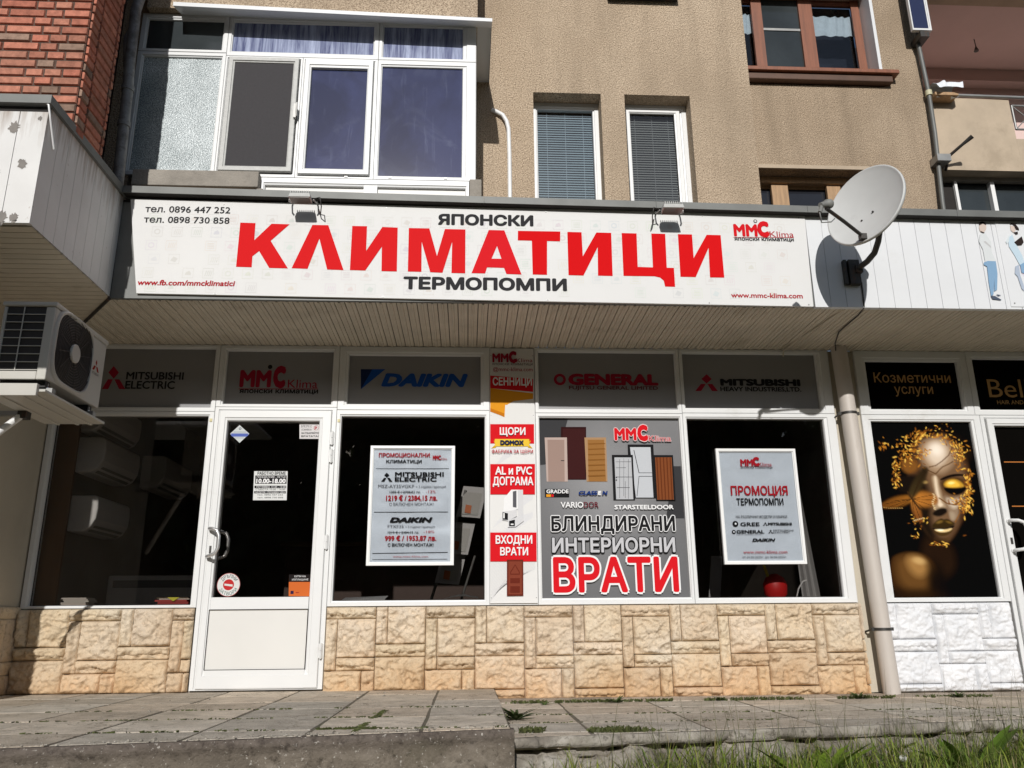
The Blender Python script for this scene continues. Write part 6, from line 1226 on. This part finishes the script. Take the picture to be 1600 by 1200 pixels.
# ================================================================== BEHIND THE GLASS
def indoor(lab, x0, y0, z0, L=.78, H=.28, D=.21):
    t = thing('indoor_unit', lab, 'air conditioner', (x0,y0,z0), 'indoor air conditioners on display')
    prof = [(0,0),(D*.55,0),(D*.80,H*.10),(D*.97,H*.34),(D,H*.62),(D*.97,H*.93),(D*.86,H),(0,H)]
    b = MB(); n = len(prof); b.add([(x0+p[0],y0,z0+p[1]) for p in prof]+[(x0+p[0],y0+L,z0+p[1]) for p in prof], [tuple(range(n-1,-1,-1)),tuple(range(n,2*n))]+[(i,(i+1)%n,(i+1)%n+n,i+n) for i in range(n)])
    b.build('casing', MT['indoor_white'], t, bevel=.012)
    s = MB(); s.add([(x0+D*.62,y0+.05,z0+H*.025),(x0+D*.88,y0+.05,z0+H*.19),(x0+D*.88,y0+L-.05,z0+H*.19),(x0+D*.62,y0+L-.05,z0+H*.025)], [(0,1,2,3)])
    s.v = [(v[0]+.004,v[1],v[2]-.004) for v in s.v]; s.build('air_flap', MT['slats_grey'], t)
indoor('white indoor unit, topmost in the left window', -3.2, .35, 2.0)
indoor('white rounded indoor unit, middle of the three in the left window', -3.2, .40, 1.665, .74, .29, .23)
indoor('white square-ended indoor unit, lowest of the three in the left window', -3.2, .42, 1.19, .66, .29, .22)
indoor('dim indoor unit further back in the left window behind the others', -3.2, 1.75, 1.75, .8, .32, .24)
bk = thing('document_pile', 'pile of red and pink folders on the sill by the door', 'documents', (-2.2,.16,.60))
for k, (c, dx, h) in enumerate((((.42,.20,.16),0,.014),((.38,.03,.03),.012,.018),((.45,.05,.04),-.01,.014),((.62,.52,.45),.02,.010),((.16,.11,.05),0,.006))):
    z = .601+sum((.014,.018,.014,.010,.006)[:k]); mb = MB(); mb.box(-2.32+dx,-2.09+dx*.6,.09,.27,z,z+h-.001,c); mb.build('folder', MT['objects'], bk)
mb = MB(); mb.add([(-2.24,.088,.664),(-2.15,.088,.664),(-2.19,.075,.635)], [(0,1,2)], (.7,.65,.05)); mb.build('yellow_tab', MT['objects'], bk)
pl = thing('paper_stack', 'stack of pale papers on the sill at the lower left of the left window', 'documents', (-2.9,.16,.60))
rnd = random.Random(9)
for k in range(6):
    z = .601+.011*k; dx = rnd.uniform(-.012,.012); mb = MB(); mb.box(-3.0+dx,-2.82+dx,.09,.24,z,z+.010,(.55+.05*rnd.random(),.53,.47)); mb.build('paper', MT['objects'], pl)
fl_ = MB(); fl_.add([(-.95,.07,.632),(-.62,.06,.640),(-.60,.10,.665),(-.93,.16,.655),(-.62,.06,.628),(-.95,.07,.622)], [(0,1,2,3),(0,5,4,1)], (.36,.37,.38))
tag(fl_.build('leaflet', MT['objects'], loc=(-.8,.08,.60)), 'grey leaflet lying on the sill at the lower left of the middle window', 'leaflet')
f2 = MB(); n = 12; vs = []
for j in range(5):
    for i in range(n+1): x = -.22+.30*i/n; vs.append((x,.06+.045*j,.625+.05*max(0,sin(i/n*2.6))*(.6+.1*j)+.010*noise.noise((x*20,j,1))))
f2.add(vs, [(j*(n+1)+i,j*(n+1)+i+1,(j+1)*(n+1)+i+1,(j+1)*(n+1)+i) for j in range(4) for i in range(n)], (.22,.22,.22), True)
tag(f2.build('plastic_bag', MT['objects'], loc=(-.1,.1,.60)), 'crumpled clear plastic bag on the sill at the lower right of the middle window', 'bag')
bs = thing('brochure_stand', 'leaning brochure stand behind the price poster in the middle window', 'stand', (-.1,.5,.6))
mb = MB(); mb.tube([(-.35,.75,.5),(-.02,.62,1.55)], .012, 8); mb.tube([(-.10,.75,.5),(.06,.62,1.0)], .010, 8); mb.build('pole', MT['metal'], bs)
for k, (x, z) in enumerate(((-.10,1.32),(-.20,1.02),(-.27,.78))):
    mb = MB(); mb.add([(x,.55,z),(x+.20,.52,z-.02),(x+.26,.62,z+.25),(x+.06,.65,z+.27)], [(0,1,2,3)], (.5,.5,.5)); mb.build('shelf', MT['objects'], bs)
    mb = MB(); mb.add([(x+.03,.545,z+.02),(x+.18,.525,z+.005),(x+.22,.60,z+.20),(x+.07,.62,z+.215)], [(0,1,2,3)], (.42,.42,.40)); mb.add([(x+.07,.535,z+.03),(x+.12,.53,z+.02),(x+.13,.555,z+.09),(x+.08,.56,z+.10)], [(0,1,2,3)], (.5,.13,.03)); mb.build('brochure', MT['objects'], bs)
rc = thing('red_bag', 'bright red bag on the floor behind the heat pump poster', 'bag', (2.47,.3,.58))
mb = MB(); n = 16; P = [(0,.03),(.06,.075),(.14,.08),(.19,.06),(.22,.02)]; vs = []
for h, r_ in P: vs += [(2.47+r_*1.2*cos(2*pi*k/n),.30+r_*sin(2*pi*k/n),.60+h) for k in range(n)]
mb.add(vs, [(j*n+i,j*n+(i+1)%n,(j+1)*n+(i+1)%n,(j+1)*n+i) for j in range(len(P)-1) for i in range(n)], (.62,.015,.015), True); mb.build('body', MT['objects'], rc)
mb = MB(); mb.tube([(2.41,.28,.80),(2.38,.27,.90),(2.36,.28,1.0)], .012, 8, (.5,.38,.03)); mb.build('handle', MT['objects'], rc)
cb2 = MB(); cb2.tube([(2.60,.22,.62),(2.62,.20,.70),(2.66,.20,.755),(2.69,.2,.765)], .006, 6, (.7,.7,.7)); tag(cb2.build('white_cable', MT['objects'], loc=(2.6,.22,.62)), 'curved white cable end beside the red bag', 'cable')
cu = MB(); n = 30; vs = []
for j in range(24):
    for i in range(n+1):
        t, s = i/n, j/23; x = 2.70+.30*0+lerp(.0,.085+.06*(1-s),t)-.03*s; vs.append((x, .34+.02*sin(t*17), lerp(.60,1.62,s)))
cu.add(vs, [(j*(n+1)+i,j*(n+1)+i+1,(j+1)*(n+1)+i+1,(j+1)*(n+1)+i) for j in range(23) for i in range(n)], (.34,.34,.34), True)
tag(cu.build('net_curtain', MT['objects'], loc=(2.75,.34,.6)), 'narrow grey speckled curtain hanging in the rightmost shop window', 'curtain')
ch = thing('display_stand', 'dim white display stand behind the heat pump poster', 'stand', (2.05,.6,.5))
mb = MB(); mb.add([(1.98,.55,.55),(2.08,.55,.55),(2.20,.75,1.0),(2.10,.75,1.0)], [(0,1,2,3)], (.35,.35,.36)); mb.build('panel', MT['objects'], ch)
mb = MB(); mb.tube([(1.80,.3,.55),(1.79,.3,1.15)], .009, 6, (.30,.17,.08)); mb.build('post', MT['objects'], ch)
ct = thing('shop_counter', 'dark wooden shop counter deep inside behind the door', 'counter', (-.9,2.6,.3))
mb = MB(); mb.box(-1.9,.2,2.5,3.0,.3,1.25,(.06,.03,.02)); mb.build('body', MT['objects'], ct); mb = MB(); mb.box(-1.95,.25,2.45,3.05,1.252,1.29,(.14,.09,.05)); mb.build('worktop', MT['objects'], ct)
for x, z, w_, h_, lab in ((2.45,2.0,.6,.30,'dim grey sign board high on the back wall of the right window'),):
    q = MB(); q.box(x,x+w_,3.55,3.58,z,z+h_,(.20,.20,.21)); q.box(x+.05,x+w_-.05,3.545,3.549,z+.05,z+h_-.05,(.36,.36,.36)); tag(q.build('wall_poster', MT['objects'], loc=(x,3.55,z)), lab, 'poster')
rd = thing('floor_unit', 'low white floor console unit inside the left window behind the papers', 'air conditioner', (-2.5,.75,.3))
mb = MB(); mb.box(-2.95,-2.15,.7,.92,.30,.86,(.40,.40,.39)); mb.build('casing', MT['objects'], rd, bevel=.02); mb = MB(); mb.box(-2.9,-2.2,.697,.699,.76,.82,(.10,.10,.10)); mb.build('grille', MT['objects'], rd)
# ================================================================== FAR SIDE OF THE STREET (seen only mirrored in the panes)
m = MB(); rnd = random.Random(77)
for k in range(26000):
    x = rnd.uniform(-60,60); top = 14.2+2.2*noise.noise((x*.12,1,1))+1.2*noise.noise((x*.5,2,1)); y = -42+rnd.uniform(-2.5,2.5); z = -1.1+top*rnd.random()**.8; s = rnd.uniform(.4,1.0); g = rnd.uniform(.5,1.3)
    a = Vector((rnd.gauss(0,1),rnd.gauss(0,1),rnd.gauss(0,1))).normalized(); b = a.orthogonal().normalized(); c_ = a.cross(b)
    p = Vector((x,y,z)); m.add([tuple(p+b*s),tuple(p+c_*s*.7),tuple(p-b*s),tuple(p-c_*s*.7)], [(0,1,2,3)], (.06*g,.085*g,.03*g))
kind(m.build('tree_line', MT['leaf']), 'stuff', 'line of trees across the street')
for o in list(bpy.data.objects):
    if '_w' in o: del o['_w']
